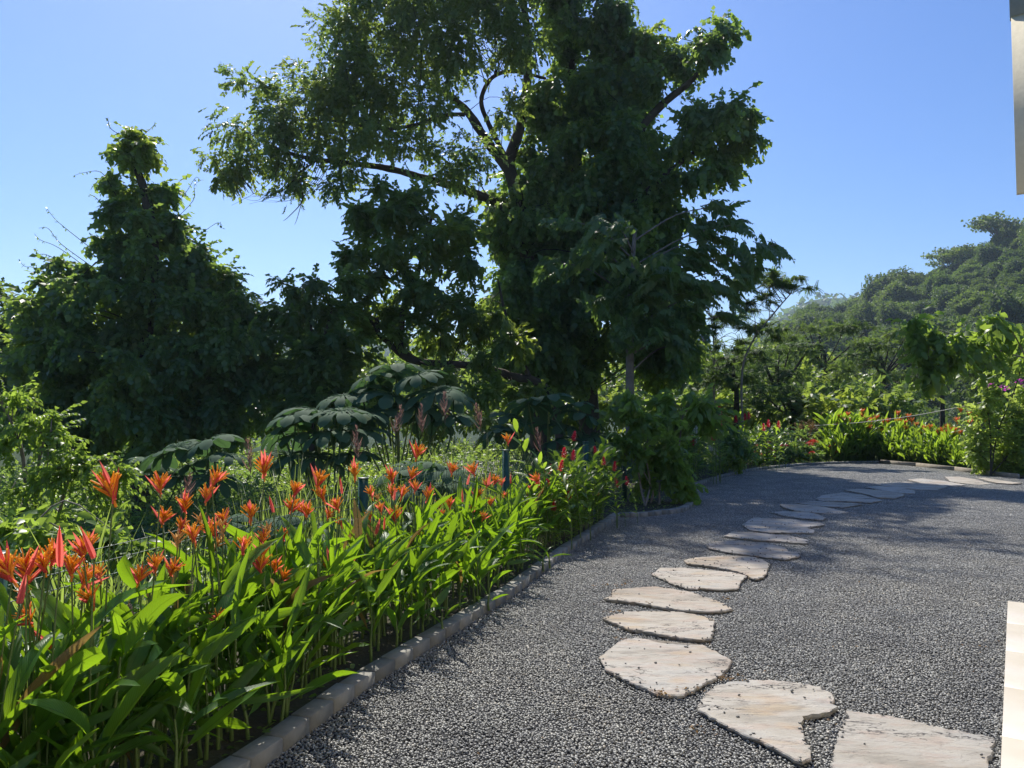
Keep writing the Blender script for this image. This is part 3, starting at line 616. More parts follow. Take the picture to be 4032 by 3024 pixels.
def tree(name, label, cat, leafm, barkm, limbs, ells, tpls, per_m2, D, twig_r=0.02, twig_frac=0.6, smooth_leaf=False, crown_name='crown', **kw):
    base = limbs[0][0][0]; root = thing(name, label, cat, tuple(base), group=kw.pop('group', None)); b = np.array(base)
    g = Geo(); skel = []
    for P, r0, r1 in limbs: tube(g, np.array(P), r0, r1, 8, 6, wob=0.05); skel.append(np.array(P))
    g2 = Geo(); cents = cloud(g2, ells, tpls, per_m2, D, **kw); twigs(g, skel, cents, twig_r, twig_frac)
    g.v = [v - b for v in g.v]; g2.v = [v - b for v in g2.v]
    g.build('trunk', barkm, root, smooth=True); g2.build(crown_name, leafm, root); return root

# ------------------------------------------------------------------ the big trees
# spreading tree
base = ground_under(2130, 26.5)
L1 = [([base, *wp([(2110, 1350), (2080, 1000), (2040, 800), (2000, 640)], 26.5)], .34, .22),
      ([*wp([(2060, 880), (1960, 800), (1800, 740), (1650, 695), (1510, 660, 25.5), (1350, 640, 25), (1200, 620, 24.5), (1080, 580, 24)], 26)], .20, .045),
      ([*wp([(1340, 640, 25), (1340, 690, 24.8)], 25)], .09, .05),
      ([*wp([(2010, 680), (1920, 560), (1840, 440), (1760, 370), (1660, 300, 27), (1560, 180, 27.5), (1450, 100, 28)], 26.5)], .20, .05),
      ([*wp([(1990, 620), (1925, 490), (1895, 400), (1925, 320), (1980, 285), (2050, 285), (2150, 310)], 26)], .10, .05),
      ([*wp([(1830, 450), (1740, 455), (1640, 490), (1500, 510), (1350, 480), (1150, 470)], 25)], .08, .03),
      ([*wp([(2000, 640), (2060, 450), (2080, 200), (2050, -50), (2000, -250)], 27)], .22, .08),
      ([*wp([(2060, 250), (1980, 120), (1850, 20), (1700, -60)], 27)], .09, .03),
      ([*wp([(1250, 630, 24.6), (1180, 680, 24.3), (1130, 740, 24.2), (1060, 770, 24)], 24)], .035, .01),
      ([*wp([(1200, 640, 24.6), (1185, 720, 24.3), (1190, 790, 24.2), (1140, 850, 24), (1115, 870, 24)], 24)], .03, .006),
      ([*wp([(1190, 790, 24.2), (1170, 860, 24), (1160, 885, 24)], 24)], .014, .005)]
for k in range(16):      # bare drooping twigs
    a = random.uniform(1030, 1260); L1.append((wp([(a + 60, 650 + random.uniform(-20, 30)), (a + 20, 720), (a - 50, 770 + random.uniform(-20, 20)), (a - 130, 780 + random.uniform(-30, 30))], 24 + random.random()), .012, .003))
E1 = [(1000,360,90,45),(1180,325,90,60),(960,490,110,80),(910,610,110,80),(870,690,60,30),(1090,480,130,90),(1110,610,120,80),(1250,430,130,100),(1290,560,120,70),
      (1350,250,130,100),(1450,150,150,100),(1400,400,150,110),(1550,330,160,120),(1480,540,140,80),(1600,100,160,120),(1740,190,150,130),(1900,70,170,110),(1690,450,110,80),
      (1640,590,110,60),(1420,30,100,60),(2050,180,110,130),(1850,620,110,80),(1990,420,60,60),(1160,725,60,40),(1330,745,80,45),(1380,680,60,40),(1760,700,90,50),(1480,-60,160,90),(1750,-80,220,110),(2020,-110,200,110),(1900,-250,350,120)]
tree('spreading_tree', 'tallest tree in the centre, its open crown of long limbs reaching left over the sky', 'tree', M['tree_leaf'], M['bark_dark'], L1, E1, SP_TREE, 104, 24.5, dr=5.0, droop=0.3, puff=1.1, seed=1, twig_r=0.018, twig_frac=0.9, sc=.72, wild=0.5, tj=.16, dens_puff=34)
# vine-draped tree
base = ground_under(2330, 28)
L2 = [([base, *wp([(2300, 1200), (2270, 800), (2250, 400), (2240, 100), (2230, -150)], 28)], .42, .12),
      ([*wp([(2300, 900), (2450, 600), (2600, 420), (2720, 320), (2790, 230), (2820, 150)], 26)], .2, .04),
      ([*wp([(2300, 1000), (2500, 800), (2680, 640), (2800, 560), (2880, 490)], 25)], .16, .03)]
E2 = [(2230,60,90,180),(2240,-120,130,120),(2400,130,110,100),(2450,50,80,60),(2540,190,90,90),(2200,400,110,150),(2420,370,200,160),(2650,260,90,80),(2320,640,290,220),(2120,860,200,250),
      (2400,880,320,260),(2080,1150,190,260),(2350,1180,340,250),(2620,1330,130,190),(2150,1420,260,140),(2520,600,120,130),(2590,880,70,120),
      (2800,160,85,60,25),(2840,110,50,40,25),(2790,230,50,40,25),(2860,440,80,70,24),(2920,540,60,55,24),(2840,600,100,70,24),(2720,530,100,100,25),(2660,690,60,60,25),(2760,680,60,40,24),(2950,440,25,25,24)]
tree('vine_covered_tree', 'massive dark tree shrouded in hanging vines just right of centre', 'tree', M['vine_leaf'], M['bark_dark'], L2, E2, SP_VINE, 100, 27, dr=3.0, droop=0.85, puff=0.7, seed=2, twig_r=.02, twig_frac=.25, sc=1.1, shell=0.3, tj=.12)
# lower mid tree with forked leaning trunk
base = ground_under(2230, 21.5)
L3 = [([base, *wp([(2170, 1560), (2010, 1480), (1850, 1440), (1700, 1430), (1600, 1410), (1530, 1350), (1490, 1310), (1482, 1250)], 21.5)], .14, .07),
      ([*wp([(1640, 1425), (1585, 1380), (1580, 1300), (1600, 1160), (1650, 1060), (1670, 950), (1700, 860)], 21.5)], .12, .04),
      ([*wp([(1660, 1110), (1640, 1100), (1600, 1105), (1520, 1095)], 21.5)], .035, .02),
      ([*wp([(1490, 1300), (1440, 1240), (1380, 1180), (1300, 1120)], 21.5)], .06, .02),
      ([*wp([(2090, 1500), (2040, 1380), (2000, 1280), (1960, 1100)], 22)], .08, .03)]
E3 = [(1470,770,90,55),(1400,840,40,30),(1560,850,140,90),(1470,960,120,60),(1380,1010,60,35),(1590,990,150,80),(1500,1080,150,55),(1720,1140,180,70),(1420,1190,110,60),(1730,900,120,130),
      (1640,780,110,70),(1560,1210,140,60),(1850,1230,150,100),(1700,1320,170,80),(1480,1330,110,70),(1950,1350,130,80),(1850,1000,100,100),(1800,1490,120,60,20.5),(2000,1540,150,60,20.5),(1650,1480,90,50,20.5)]
tree('leaning_tree', 'smaller tree with a dark forked leaning trunk below the spreading limbs', 'tree', M['tree_leaf'], M['bark_dark'], L3, E3, SP_TREE, 75, 21.5, dr=1.8, droop=0.3, puff=.5, seed=3, twig_r=.016, twig_frac=.8, sc=.95, tj=.16)
# bushy tree between
base = ground_under(1230, 19.5)
E4 = [(1120,1130,60,35),(1230,1120,110,50),(1330,1110,50,40),(1150,1220,120,80),(1290,1290,130,110),(1180,1420,180,130),(1340,1430,130,130),(1060,1480,70,150),(1250,1580,180,120),(1420,1560,130,110)]
tree('bushy_tree', 'rounded bushy tree in the gap between the left vine cone and the leaning tree', 'tree', M['tree_leaf'], M['bark_dark'], [([base, *wp([(1230, 1400), (1200, 1200)], 19.5)], .12, .03), (wp([(1230, 1420), (1300, 1250), (1280, 1150)], 19.5), .06, .02)], E4, SP_TREE, 95, 19.5, dr=1.6, droop=.3, puff=.45, seed=4, sc=.9, twig_frac=.3, tj=.17)
# left vine cone
base = ground_under(560, 19.5)
L5 = [([base, *wp([(570, 1300), (600, 1000), (575, 780), (540, 660), (540, 560)], 19.5)], .25, .05)]
E5 = [(520,555,85,40),(470,590,40,30),(590,590,40,30),(525,650,50,60),(450,690,45,25),(530,790,100,70),(650,770,40,50),(540,900,170,80),(700,900,60,60),(430,940,90,60),(560,1040,230,110),(340,1060,110,70),(790,990,80,40),(760,1060,100,80),
      (500,1220,350,150),(850,1220,130,120),(250,1200,120,60),(560,1430,420,200),(950,1400,130,170),(230,1400,170,160),(600,1640,430,180),(940,1600,130,160),(200,1620,180,160),(830,1130,100,100),(250,1110,90,60),(160,1230,80,60),(900,1210,90,80)]
t5 = tree('vine_cone_tree', 'cone shaped tree smothered in vines at the left with a flat tuft on top', 'tree', M['vine_leaf'], M['bark_dark'], L5, E5, SP_VINE, 140, 19.5, dr=2.3, droop=.55, puff=.42, seed=5, sc=.82, twig_frac=.12, shell=.3, tj=.12)
g = Geo(); g2 = Geo()
for P in ([(440,510),(425,470),(415,465)],[(600,500),(610,480)],[(400,680),(330,680),(295,690)],[(730,760),(770,700),(790,710)],[(760,790),(765,730),(795,708)],[(260,900),(215,860),(180,815)],[(240,960),(190,900),(152,898)],
          [(230,975),(160,945),(135,920)],[(150,1060),(100,1050),(78,1030)],[(380,780),(350,770)],[(200,1010),(150,1000),(140,980)],[(850,880),(875,900)]):
    P = [(P[0][0] * .6 + 545 * .4, P[0][1] + 90)] + P if P[0][1] > 560 else [(530, 560)] + P
    Q = np.array(wp(P, 19.2)); tube(g, Q, .010, .004, 4, 5); C_ = catmull(Q, 5)
    k = RNG.integers(0, len(C_), 16); place(g2, leaf2(.25), C_[k], RNG.normal(size=(16, 3)) + [0, 0, -.5], ups(16), .09, RNG.uniform(.2, .7, 16))
bb = np.array(t5.location)
for gg in (g, g2): gg.v = [v - bb for v in gg.v]
tag(g.build('tendrils', M['bark_dark'], t5), kind='stuff'); tag(g2.build('tendril_leaves', M['vine_leaf'], t5), kind='stuff')
# left edge tree
base = ground_under(0, 25)
tree('edge_tree', 'loose sunlit tree cut off by the left edge of the picture', 'tree', M['tree_leaf'], M['bark_dark'], [([base, *wp([(-30, 1400), (-10, 1250)], 25)], .16, .04)],
     [(10,1250,90,70),(60,1320,90,80),(-60,1200,120,80),(80,1420,110,90),(-60,1420,200,150),(0,1560,170,120)], SP_TREE, 85, 25, dr=1.8, droop=.3, seed=6, puff=.5, tj=.15)

# young tree with big compound leaves
root = thing('young_tree', 'young tree with straight grey trunk and big compound leaves before the vine mass', 'tree', tuple(ground_under(2478, 21)))
b = np.array(root.location); g = Geo(); TR = [b, *wp([(2480, 1400), (2478, 1250), (2490, 1050), (2500, 900)], 21)]
tube(g, TR, .135, .05, 10, 6, wob=.03); skel = [np.array(TR)]
T6 = [(2250,850,150,30,19.5),(2400,870,90,30,19.5),(2330,950,130,40,19.5),(2200,1010,100,30,19.5),(2500,1050,170,60,19.5),(2400,1150,180,50,20),(2560,1240,150,60,19.5),(2460,1330,50,20,20.5),(2700,1100,140,70,20),(2830,900,110,60,21),(2780,1000,140,50,21),
      (2920,860,60,30,21),(2830,800,60,20,21),(2990,965,110,22,21),(3060,955,40,12,21),(2860,1120,130,40,20.5),(2950,1060,70,20,20.5),(2920,1210,60,30,20),(2740,1240,110,50,20),(2960,1030,60,20,21),(2700,1330,80,40,20.5)]
g2 = Geo(); cc = []
for (px, py, rx, ry, d) in T6:
    n = max(7, int(rx * ry / 260)); tt = RNG.uniform(-1, 1, n)
    pos = np.array([W(px + rx * .7 * a + (-rx * .2 if px > 2500 else rx * .2), py + RNG.uniform(-1, 1) * ry * .8, d + RNG.uniform(-1, 1)) for a in tt])
    dirx = np.sign(px - 2480 + RNG.normal(0, 120, n)); Y = np.stack([dirx * RNG.uniform(.1, 1, n), RNG.normal(-.3, .8, n), RNG.uniform(-.3, .35, n)], -1)
    place_many(g2, SP_FROND, pos - norm(Y) * .45, Y, ups(n, .3), RNG.uniform(.6, 1.15, n), RNG.normal(0, .15, n)); cc.append(W(px, py + ry * .6, d))
for c in cc:
    S = catmull(np.array(TR), 6); a = S[int(np.argmin(np.abs(S[:, 2] - (c[2] - .5 * abs(c[0] - b[0]) ** .8))))]
    tube(g, [a, (a + c) / 2 + [0, 0, .25], c], .03, .010, 5, 4)
for gg in (g, g2): gg.v = [v - b for v in gg.v]
g.build('trunk', M['bark_grey'], root, smooth=True); g2.build('crown', M['fern_leaf'], root)

# thin feathery trees at the right of it
for lab, px, D, P, ells in (
    ('thin pale tree with a slanting stem and a feathery tuft against the sky', 2930, 27, [(2920,1500),(2960,1350),(3050,1230),(3110,1160)], [(3060,1115,130,50),(2960,1080,90,45),(3150,1130,80,28),(3000,1190,100,45),(3100,1085,100,30),(2930,1260,90,50),(3020,1290,100,50)]),
    ('slim feathery sapling left of the slanting one', 2820, 29, [(2810,1500),(2810,1350),(2800,1250)], [(2800,1180,90,60),(2850,1260,80,50),(2780,1320,80,50),(2880,1380,80,60)]),
    ('bent pale stemmed sapling leaning left under the fern leaved tree', 2700, 29, [(2810,1450),(2780,1370),(2745,1320)], [(2740,1330,50,40),(2800,1480,90,60)])):
    base = ground_under(px, D)
    tree('feathery_tree', lab, 'tree', M['feather_leaf'], M['bark_grey'], [([base, *wp(P, D)], .05, .02)], ells, SP_FEATHER, 120, D, dr=1.2, droop=.15, flat=.4, puff=.5, seed=int(px), sc=.7, twig_frac=1, group='thin feathery trees')
# legume trees across the right middle distance
names = ['feathery tree with a dark green dome, directly right of the slim saplings', 'broad feathery tree below the foot of the hill, second of the right hand row', 'wide flat topped feathery tree in the middle of the right hand row', 'feathery tree with bare dark branches showing beneath, above the far heliconias',
         'feathery tree behind the drooping broad leaved branch', 'feathery tree at the right edge behind the bougainvillea', 'low paler feathery tree nearest the red flowered shrubs', 'tall feathery tree beyond the right picture edge', 'feathery tree filling the gap behind the slim saplings']
for k, (px, py, D, w, h) in enumerate([(3060,1400,36,150,130),(3240,1330,46,190,110),(3470,1370,40,210,110),(3400,1530,34,160,80),(3700,1400,42,200,120),(3950,1440,36,190,150),(3110,1560,31,130,80),(4160,1380,44,170,140),(2890,1430,32,110,100)]):
    base = ground_under(px, D); ells = []
    for j in range(11):
        a = RNG.uniform(-1, 1); ells.append((px + a * w, py + RNG.uniform(-.9, .9) * h * (1 - .5 * a * a), w * RNG.uniform(.28, .5), h * RNG.uniform(.16, .3)))
    ells += [(px + a * w, py + h * .9, w * .35, h * .35) for a in (-.7, 0, .7)]
    lm = [([base, *wp([(px + 10, py + h * 1.2), (px - 5, py + h * .3)], D)], .16, .08)]
    for j in range(6):
        a = RNG.uniform(-1, 1) * w * .9; lm.append((wp([(px, py + h * 1.1), (px + a * .5, py + h * .5), (px + a, py - h * .2)], D), .07, .02))
    tree('feathery_tree', names[k], 'tree', M['feather_leaf'], M['bark_dark'], lm, ells, SP_FEATHER, 85 if D > 39 else 115, D, dr=3, droop=.2, flat=.4, puff=1.1, seed=50 + k, sc=.72 if D > 39 else .62, twig_frac=.8, twig_r=.02, tj=.15, group='feathery trees behind the far bed')
# woodland seen dimly through the gaps behind the trees
g = Geo(); ells = []
for px in range(-500, 3300, 130): ells.append((px, 1490 + RNG.uniform(-60, 60), 130, 110 + RNG.uniform(-30, 50), RNG.uniform(38, 60)))
for px in range(-300, 3500, 140): ells.append((px, 1620, 130, 70, RNG.uniform(30, 36)))
cloud(g, ells, SP_TREE, 40, 45, dr=3, sc=1.35, puff=1.1, seed=77, dens_puff=20)
tag(g.build('woodland', M['tree_leaf']), 'dim belt of woodland glimpsed between the nearer trunks', 'woodland', kind='stuff')

# ------------------------------------------------------------------ hillside forest
def hill_crown(seed, n=1100, tall=1.0, lump=.28):
    r = np.random.default_rng(seed); g = Geo()
    m_ = bmesh.new(); bmesh.ops.create_icosphere(m_, subdivisions=3, radius=1); V = np.array([v.co for v in m_.verts]); Fc = np.array([[v.index for v in f.verts] for f in m_.faces]); m_.free()
    def disp(U): 
        s = 0
        for q in range(5):
            a = norm(r2[q]); s = s + np.sin(U @ a * (3 + 1.3 * q) + q) / (1.5 + .6 * q)
        return 1 + lump * s
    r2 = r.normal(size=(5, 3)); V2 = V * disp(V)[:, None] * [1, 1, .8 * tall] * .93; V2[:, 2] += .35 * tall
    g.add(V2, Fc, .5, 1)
    U = norm(r.normal(size=(n, 3))); U[:, 2] = np.abs(U[:, 2]) * 1.0 - .15; U = norm(U); P = U * disp(U)[:, None] * [1, 1, .8 * tall] * (r.uniform(.93, 1.04, n) + .16 * r.random(n) ** 3)[:, None]; P[:, 2] += .35 * tall
    k = 3; PP = np.repeat(P, k, 0) + r.normal(0, .04, (n * k, 3)); Y = norm(np.repeat(U, k, 0) * .7 + r.normal(0, .7, (n * k, 3)))
    place(g, leaf2(.42, .2, .2), PP, Y, norm(r.normal(size=(n * k, 3))), .10 * r.uniform(.6, 1.5, n * k), np.repeat(r.normal(0.5, .2, n), k))
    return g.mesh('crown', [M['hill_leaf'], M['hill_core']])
def umbrella_crown(seed):
    r = np.random.default_rng(seed); g = Geo()
    for k in range(9):
        c = np.array([r.normal(0, .55), r.normal(0, .55), .9 + r.normal(0, .12)]); n = 130
        place(g, leaf2(.45, .2, .2), c + r.normal(0, 1, (n, 3)) * [.22, .22, .07], r.normal(size=(n, 3)), ups(n, .6), .13, r.normal(.5, .2, n))
        tube(g, [(0, 0, -.6), c * [.4, .4, .5], c], .035, .012, 4, 3, mat=1)
    return g.mesh('crown', [M['hill_leaf'], M['bark_dark']])
HC = [hill_crown(s, tall=t, lump=l) for s, t, l in ((1, 1, .22), (2, 1.25, .3), (3, .85, .25), (4, 1.5, .28), (5, 1.0, .35), (6, .75, .3))]
UC = [umbrella_crown(s) for s in (21, 22)]
trunkm = Geo(); tube(trunkm, [(0, 0, -1.2), (0.02, 0, -.4), (0, 0, .4)], .07, .04, 5, 3); trunk_mesh = trunkm.mesh('trunk', M['bark_dark'])
cand = []
for k in range(4200):
    az = RNG.uniform(16.5, 37.5); r_ = 95 + 195 * RNG.random() ** .8; x, y = r_ * math.sin(R(az)), r_ * math.cos(R(az)); cand.append((x, y, r_, az))
kept = []; 
for x, y, r_, az in cand:
    s = 2.1 + 2.9 * RNG.random() ** 1.5 * (1 if RNG.random() < .88 else 1.7)
    if all((x - a) ** 2 + (y - b_) ** 2 > (0.52 * (s + t)) ** 2 for a, b_, t, _ in kept): kept.append((x, y, s, r_))
    if len(kept) >= 296: break
print('hill trees', len(kept))
kz = terrain_z(np.array([k[0] for k in kept]), np.array([k[1] for k in kept]))
for (x, y, s, r_), z in zip(kept, kz):
    hz_ = 'on the ridge' if r_ > 250 else 'on the middle slope' if r_ > 170 else 'at the foot of the slope'; hx = 'left' if math.degrees(math.atan2(x, y)) < 27 else 'right'
    root = thing('hill_tree', 'rounded forest tree ' + hz_ + ', ' + hx + ' half of the hillside', 'tree', (x, y, float(z) - .3), RNG.uniform(0, 6.28), 'hillside forest trees ' + hz_ + ', ' + hx + ' half')
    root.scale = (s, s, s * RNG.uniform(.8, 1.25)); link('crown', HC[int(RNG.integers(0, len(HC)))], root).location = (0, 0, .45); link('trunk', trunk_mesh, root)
for lab, px, py, s in (('flat topped tree standing clear on the ridge, lowest of the skyline trees', 3385, 1085, 3.4), ('small umbrella crowned tree second up the hill skyline', 3425, 1062, 3.0), ('lone round headed tree on the middle of the ridge', 3530, 1038, 2.8),
                       ('umbrella tree on the ridge just before the hill steepens', 3765, 975, 5.0), ('tall open tree rising over the upper ridge', 3818, 948, 5.2), ('broad spreading tree highest on the ridge at the picture edge', 3960, 890, 7.0), ('bushy spreading tree on the upper ridge, left of the highest one', 3890, 925, 3.6)):
    az_ = math.atan2(px - 2016, F); x, y = 279 * math.sin(az_), 279 * math.cos(az_); zt = float(terrain_z(np.array([x]), np.array([y]))[0]) + 1.5 * s; s *= 1.15
    root = thing('ridge_tree', lab, 'tree', (x, y, zt - s), 0.0, 'trees standing on the hill skyline'); root.scale = (s, s, s)
    link('crown', UC[len(lab) % 2], root)
# gap filling scrub between the hill trees
g = Geo(); n = 26000; az = np.radians(RNG.uniform(15.5, 40, n)); r_ = 90 + 205 * RNG.random(n) ** .8; x, y = r_ * np.sin(az), r_ * np.cos(az); z = terrain_z(x, y)
place(g, leaf2(.45, .3, .2), np.stack([x, y, z + RNG.uniform(-.2, 1.8, n)], -1), RNG.normal(size=(n, 3)) + [0, -.3, .5], ups(n, 1), RNG.uniform(.6, 1.8, n), RNG.normal(.5, .2, n))
n = 16000; az = np.radians(RNG.uniform(-60, 60, n)); r_ = RNG.uniform(560, 985, n); x, y = r_ * np.sin(az), r_ * np.cos(az); z = terrain_z(x, y)
place(g, leaf2(.5, .3, .2), np.stack([x, y, z + RNG.uniform(-.5, 4, n)], -1), RNG.normal(size=(n, 3)) + [0, -.3, .5], ups(n, 1), RNG.uniform(4, 9, n), RNG.normal(.5, .2, n))
tag(g.build('hillside_scrub', M['hill_leaf']), 'scrub filling the slopes between the distant trees', 'scrub', kind='stuff')
# hilltop building, far left
p = W(1008, 1172, 900.0); hb = thing('hilltop_building', 'tiny grey concrete building on the far blue hilltop beyond the gap at the left', 'building', (p[0], p[1], p[2] - 8))
for x0, x1, z0, z1, m_ in ((-6, 6, 0, 4.5, 'wall'), (-6.5, 6.5, 7.2, 8.4, 'roof')):
    g = Geo(); box(g, x0, x1, 0, 8, z0, z1); g.build(m_, M['wall_blue'], hb)
for x in (-5.6, -1.8, 1.8, 5.6):
    g = Geo(); box(g, x - .3, x + .3, .3, 1, 4.5, 7.2); g.build('pillar', M['wall_blue'], hb)
# white houses glimpsed between trunks
for lab, px, py, D, w, h in (('white house glimpsed through the dark trunks in the centre', 2030, 1345, 75, 3.6, 4.2), ('small white house glimpsed low between the leaning trunk and the vines', 1830, 1420, 80, 3.6, 2.4), ('pale house glimpsed right of the fern leaved tree', 2745, 1345, 85, 3.0, 3.4)):
    p = W(px, py, D); ho = thing('white_house', lab, 'house', (p[0], p[1], p[2] - h / 2))
    g = Geo(); box(g, -w / 2, w / 2, 0, 5, -6, h); g.build('wall', M['white_paint'], ho)
    g = Geo(); box(g, -w / 2 - .2, w / 2 + .2, -.2, 5.2, h, h + .25); g.build('roof', M['grey_metal'], ho)
    for k in range(2):
        g = Geo(); x = -w / 4 + k * w / 2; box(g, x - .35, x + .35, -.03, .02, h * .35, h * .72); g.build('window', M['window_glass'], ho)

# ------------------------------------------------------------------ undergrowth beyond the fence
FENCE = [(-2.42, 0.2), (-2.0, 2.9), (-1.15, 5.75), (-0.07, 8.4), (1.1, 11.1), (2.1, 13.9), (3.1, 16.6), (4.6, 19.8), (6.6, 22.9), (9.4, 26.2), (12.6, 28.2), (15.6, 28.4)]
FA = np.array(FENCE)
def beyond(P):   # left / far side of the fence line
    poly = np.vstack([FA, [(40, 28), (40, -20), (-2.4, -20)]]); return ~inside(P, poly)
g = Geo(); n = 13000; P = np.stack([RNG.uniform(-22, 30, n * 3), RNG.uniform(3, 48, n * 3)], -1)
P = P[beyond(P) & (dist_yard(P) > 1.5) & (np.abs(P[:, 0]) < .8 * P[:, 1] + 1)][:n]; z = terrain_z(P[:, 0], P[:, 1])
k = 5; PP = np.repeat(np.column_stack([P, z]), k, 0); m_ = len(PP); PP = PP + np.column_stack([RNG.normal(0, .25, (m_, 2)), RNG.uniform(0, 1.0, m_) * np.clip(.02 * PP[:, 1] + (PP[:, 1] > 15) * .055 * (PP[:, 1] - 10), .12, 2.4)])
m_ = len(PP)
place_many(g, SP_SHRUB, PP, RNG.normal(0, .6, (m_, 3)) + [0, 0, .5], ups(m_, .4), RNG.uniform(.8, 1.3, m_) * np.clip(.35 + PP[:, 1] * .02, .5, .95), RNG.normal(0, .15, m_))
tag(g.build('undergrowth', M['vine_leaf']), 'tangled green undergrowth on the slope beyond the fence', 'undergrowth', kind='stuff')

# ------------------------------------------------------------------ fence
fence = thing('mesh_fence', 'dark green welded wire fence behind the flower bed', 'fence')
FH = 1.1
pm = Geo(); box(pm, -.03, .03, -.03, .03, -.35, 0, ch=.0); box(pm, -.034, .034, -.034, .034, 0.001, .012, ch=.003); post_mesh = pm.mesh('post', M['post_green'])
tops = [1.0, 1.02, 1.085, 1.19, 1.2, 1.2, 1.2, 1.2, 1.2, 1.2, 1.2, 1.2]
for (x, y), zt in zip(FENCE, tops):
    o = link('post', None, fence); bpy.data.objects.remove(o)
    pg = Geo(); box(pg, -.033, .033, -.033, .033, -.4, zt); box(pg, -.037, .037, -.037, .037, zt + .001, zt + .014, ch=.004)
    o = pg.build('post', M['post_green'], fence); o.location = (x, y, 0); o.rotation_euler = (0, 0, .35)
for k in range(len(FENCE) - 1):
    a, b = np.array(FENCE[k]), np.array(FENCE[k + 1]); l = np.linalg.norm(b - a); z0, z1 = tops[k] - .06, tops[k + 1] - .06; d = (b - a) / l; nn = np.array([-d[1], d[0]])
    g = Geo(); nw = int(l / .052)
    zs = [0.05, .22, .245, .27, .5, .72, .745, .77, .9, 1.0]
    def pt(s, f, off): c = a + d * s; zt = z0 + (z1 - z0) * s / l; return (c[0] + nn[0] * off, c[1] + nn[1] * off, zt * f)
    r_ = .0024 if k < 4 else .003
    for j in range(1, nw):
        s = j * l / nw
        tube(g, np.array([pt(s, .04, 0), pt(s, .40, 0), pt(s, .43, .022), pt(s, .46, 0), pt(s, .86, 0), pt(s, .895, .022), pt(s, .93, 0), pt(s, 1.0, 0)]), r_, r_, 3, 1)
    for f in (.04, .22, .40, .46, .64, .86, .93, .995): tube(g, np.array([pt(0.03, f, .004), pt(l - .03, f, .004)]), r_, r_, 3, 1)
    g.build('mesh_panel', M['wire_green'], fence)
for k in range(12): pass

# ------------------------------------------------------------------ heliconia: leaves, stems, flower heads
def blade(L_, w, arc=.5, fold=.28, n=8, pet=.12, twist=0.0, wav=0.0, prof=None, wide=2):
    """long leaf along +Y, arching to -Z; returns verts, faces, uv per vertex"""
    V = []; UV = []; y = z = 0.0; a = 0.0; s = 1.0 / n
    us = np.linspace(-1, 1, 2 * wide + 1) if wide > 1 else np.array([-1, 0, 1.0])
    for i in range(n + 1):
        t = i / n; wd = w * (prof(t) if prof else (max(0, math.sin(math.pi * min(1, max(0, (t - pet) / (1 - pet)) ** .8)) ** .75) if t > pet else 0) ) + .004 * (1 - t)
        tw = twist * t
        for u in us:
            x_ = u * wd * math.cos(fold); h = abs(u) * wd * math.sin(fold) + wav * math.sin(t * 17 + u * 2) * w * abs(u)
            V.append((x_ * math.cos(tw) - h * math.sin(tw), y - h * math.sin(a) * 0, z + h * math.cos(tw) + x_ * math.sin(tw))); UV.append((u, t))
        a = arc * t ** 1.3 * 1.6; y += math.cos(a) * s * L_; z -= math.sin(a) * s * L_
    k = len(us); Fc = []
    for i in range(n):
        for j in range(k - 1):
            p0 = i * k + j; Fc += [(p0, p0 + 1, p0 + k + 1), (p0, p0 + k + 1, p0 + k)]
    return np.array(V), np.array(Fc), np.array(UV)
def blade_mesh(name, mat, *a, **k):
    V, Fc, UV = blade(*a, **k); g = Geo(); g.add(V, Fc); me = g.mesh(name, mat, smooth=True)
    uvl = me.uv_layers.new(name='UVMap'); idx = np.zeros(len(me.loops), np.int32); me.loops.foreach_get('vertex_index', idx)
    uvl.data.foreach_set('uv', UV[idx].astype(np.float32).ravel()); return me
HL = [blade_mesh('leaf', M['heliconia_leaf'], 1.0, w, arc=a, fold=f, twist=t, wav=v, wide=1, n=8) for w, a, f, t, v in
      ((.080, .3, .55, .3, .06), (.090, .6, .45, -.4, .1), (.072, .12, .75, .2, .05), (.092, .9, .4, .5, .1), (.074, .4, .85, -.2, .04), (.086, .2, .3, .7, .12), (.084, .7, .6, -.6, .08), (.095, .35, .35, .1, .15))]
stem_g = Geo(); tube(stem_g, [(0, 0, -.03), (.008, 0, .35), (0, .006, .7), (-.006, 0, 1.0)], .011, .005, 5, 2, .5); STEM = stem_g.mesh('stem', M['stem_green'], smooth=True)
stalk_g = Geo(); tube(stalk_g, [(0, 0, 0), (.006, 0, .5), (0, 0, 1.0)], .0042, .0032, 5, 2, .5); STALK = stalk_g.mesh('stalk', M['stem_green'], smooth=True)
def bract_mesh(L_, w, mat):
    V, Fc, UV = blade(L_, w, arc=-.12, fold=1.0, n=5, pet=0, prof=lambda t: (math.sin(math.pi * (t * .82 + .18)) ** .9) if t < 1 else 0, wide=1)
    g = Geo(); g.add(V, Fc, .5); return g.mesh('bract', mat, smooth=True)
BR = [bract_mesh(.115, .012, M['bract_red']), bract_mesh(.085, .010, M['bract_red']), bract_mesh(.045, .009, M['bract_red'])]
BRD = [bract_mesh(.07, .008, M['bract_dry']), bract_mesh(.05, .008, M['bract_dry'])]
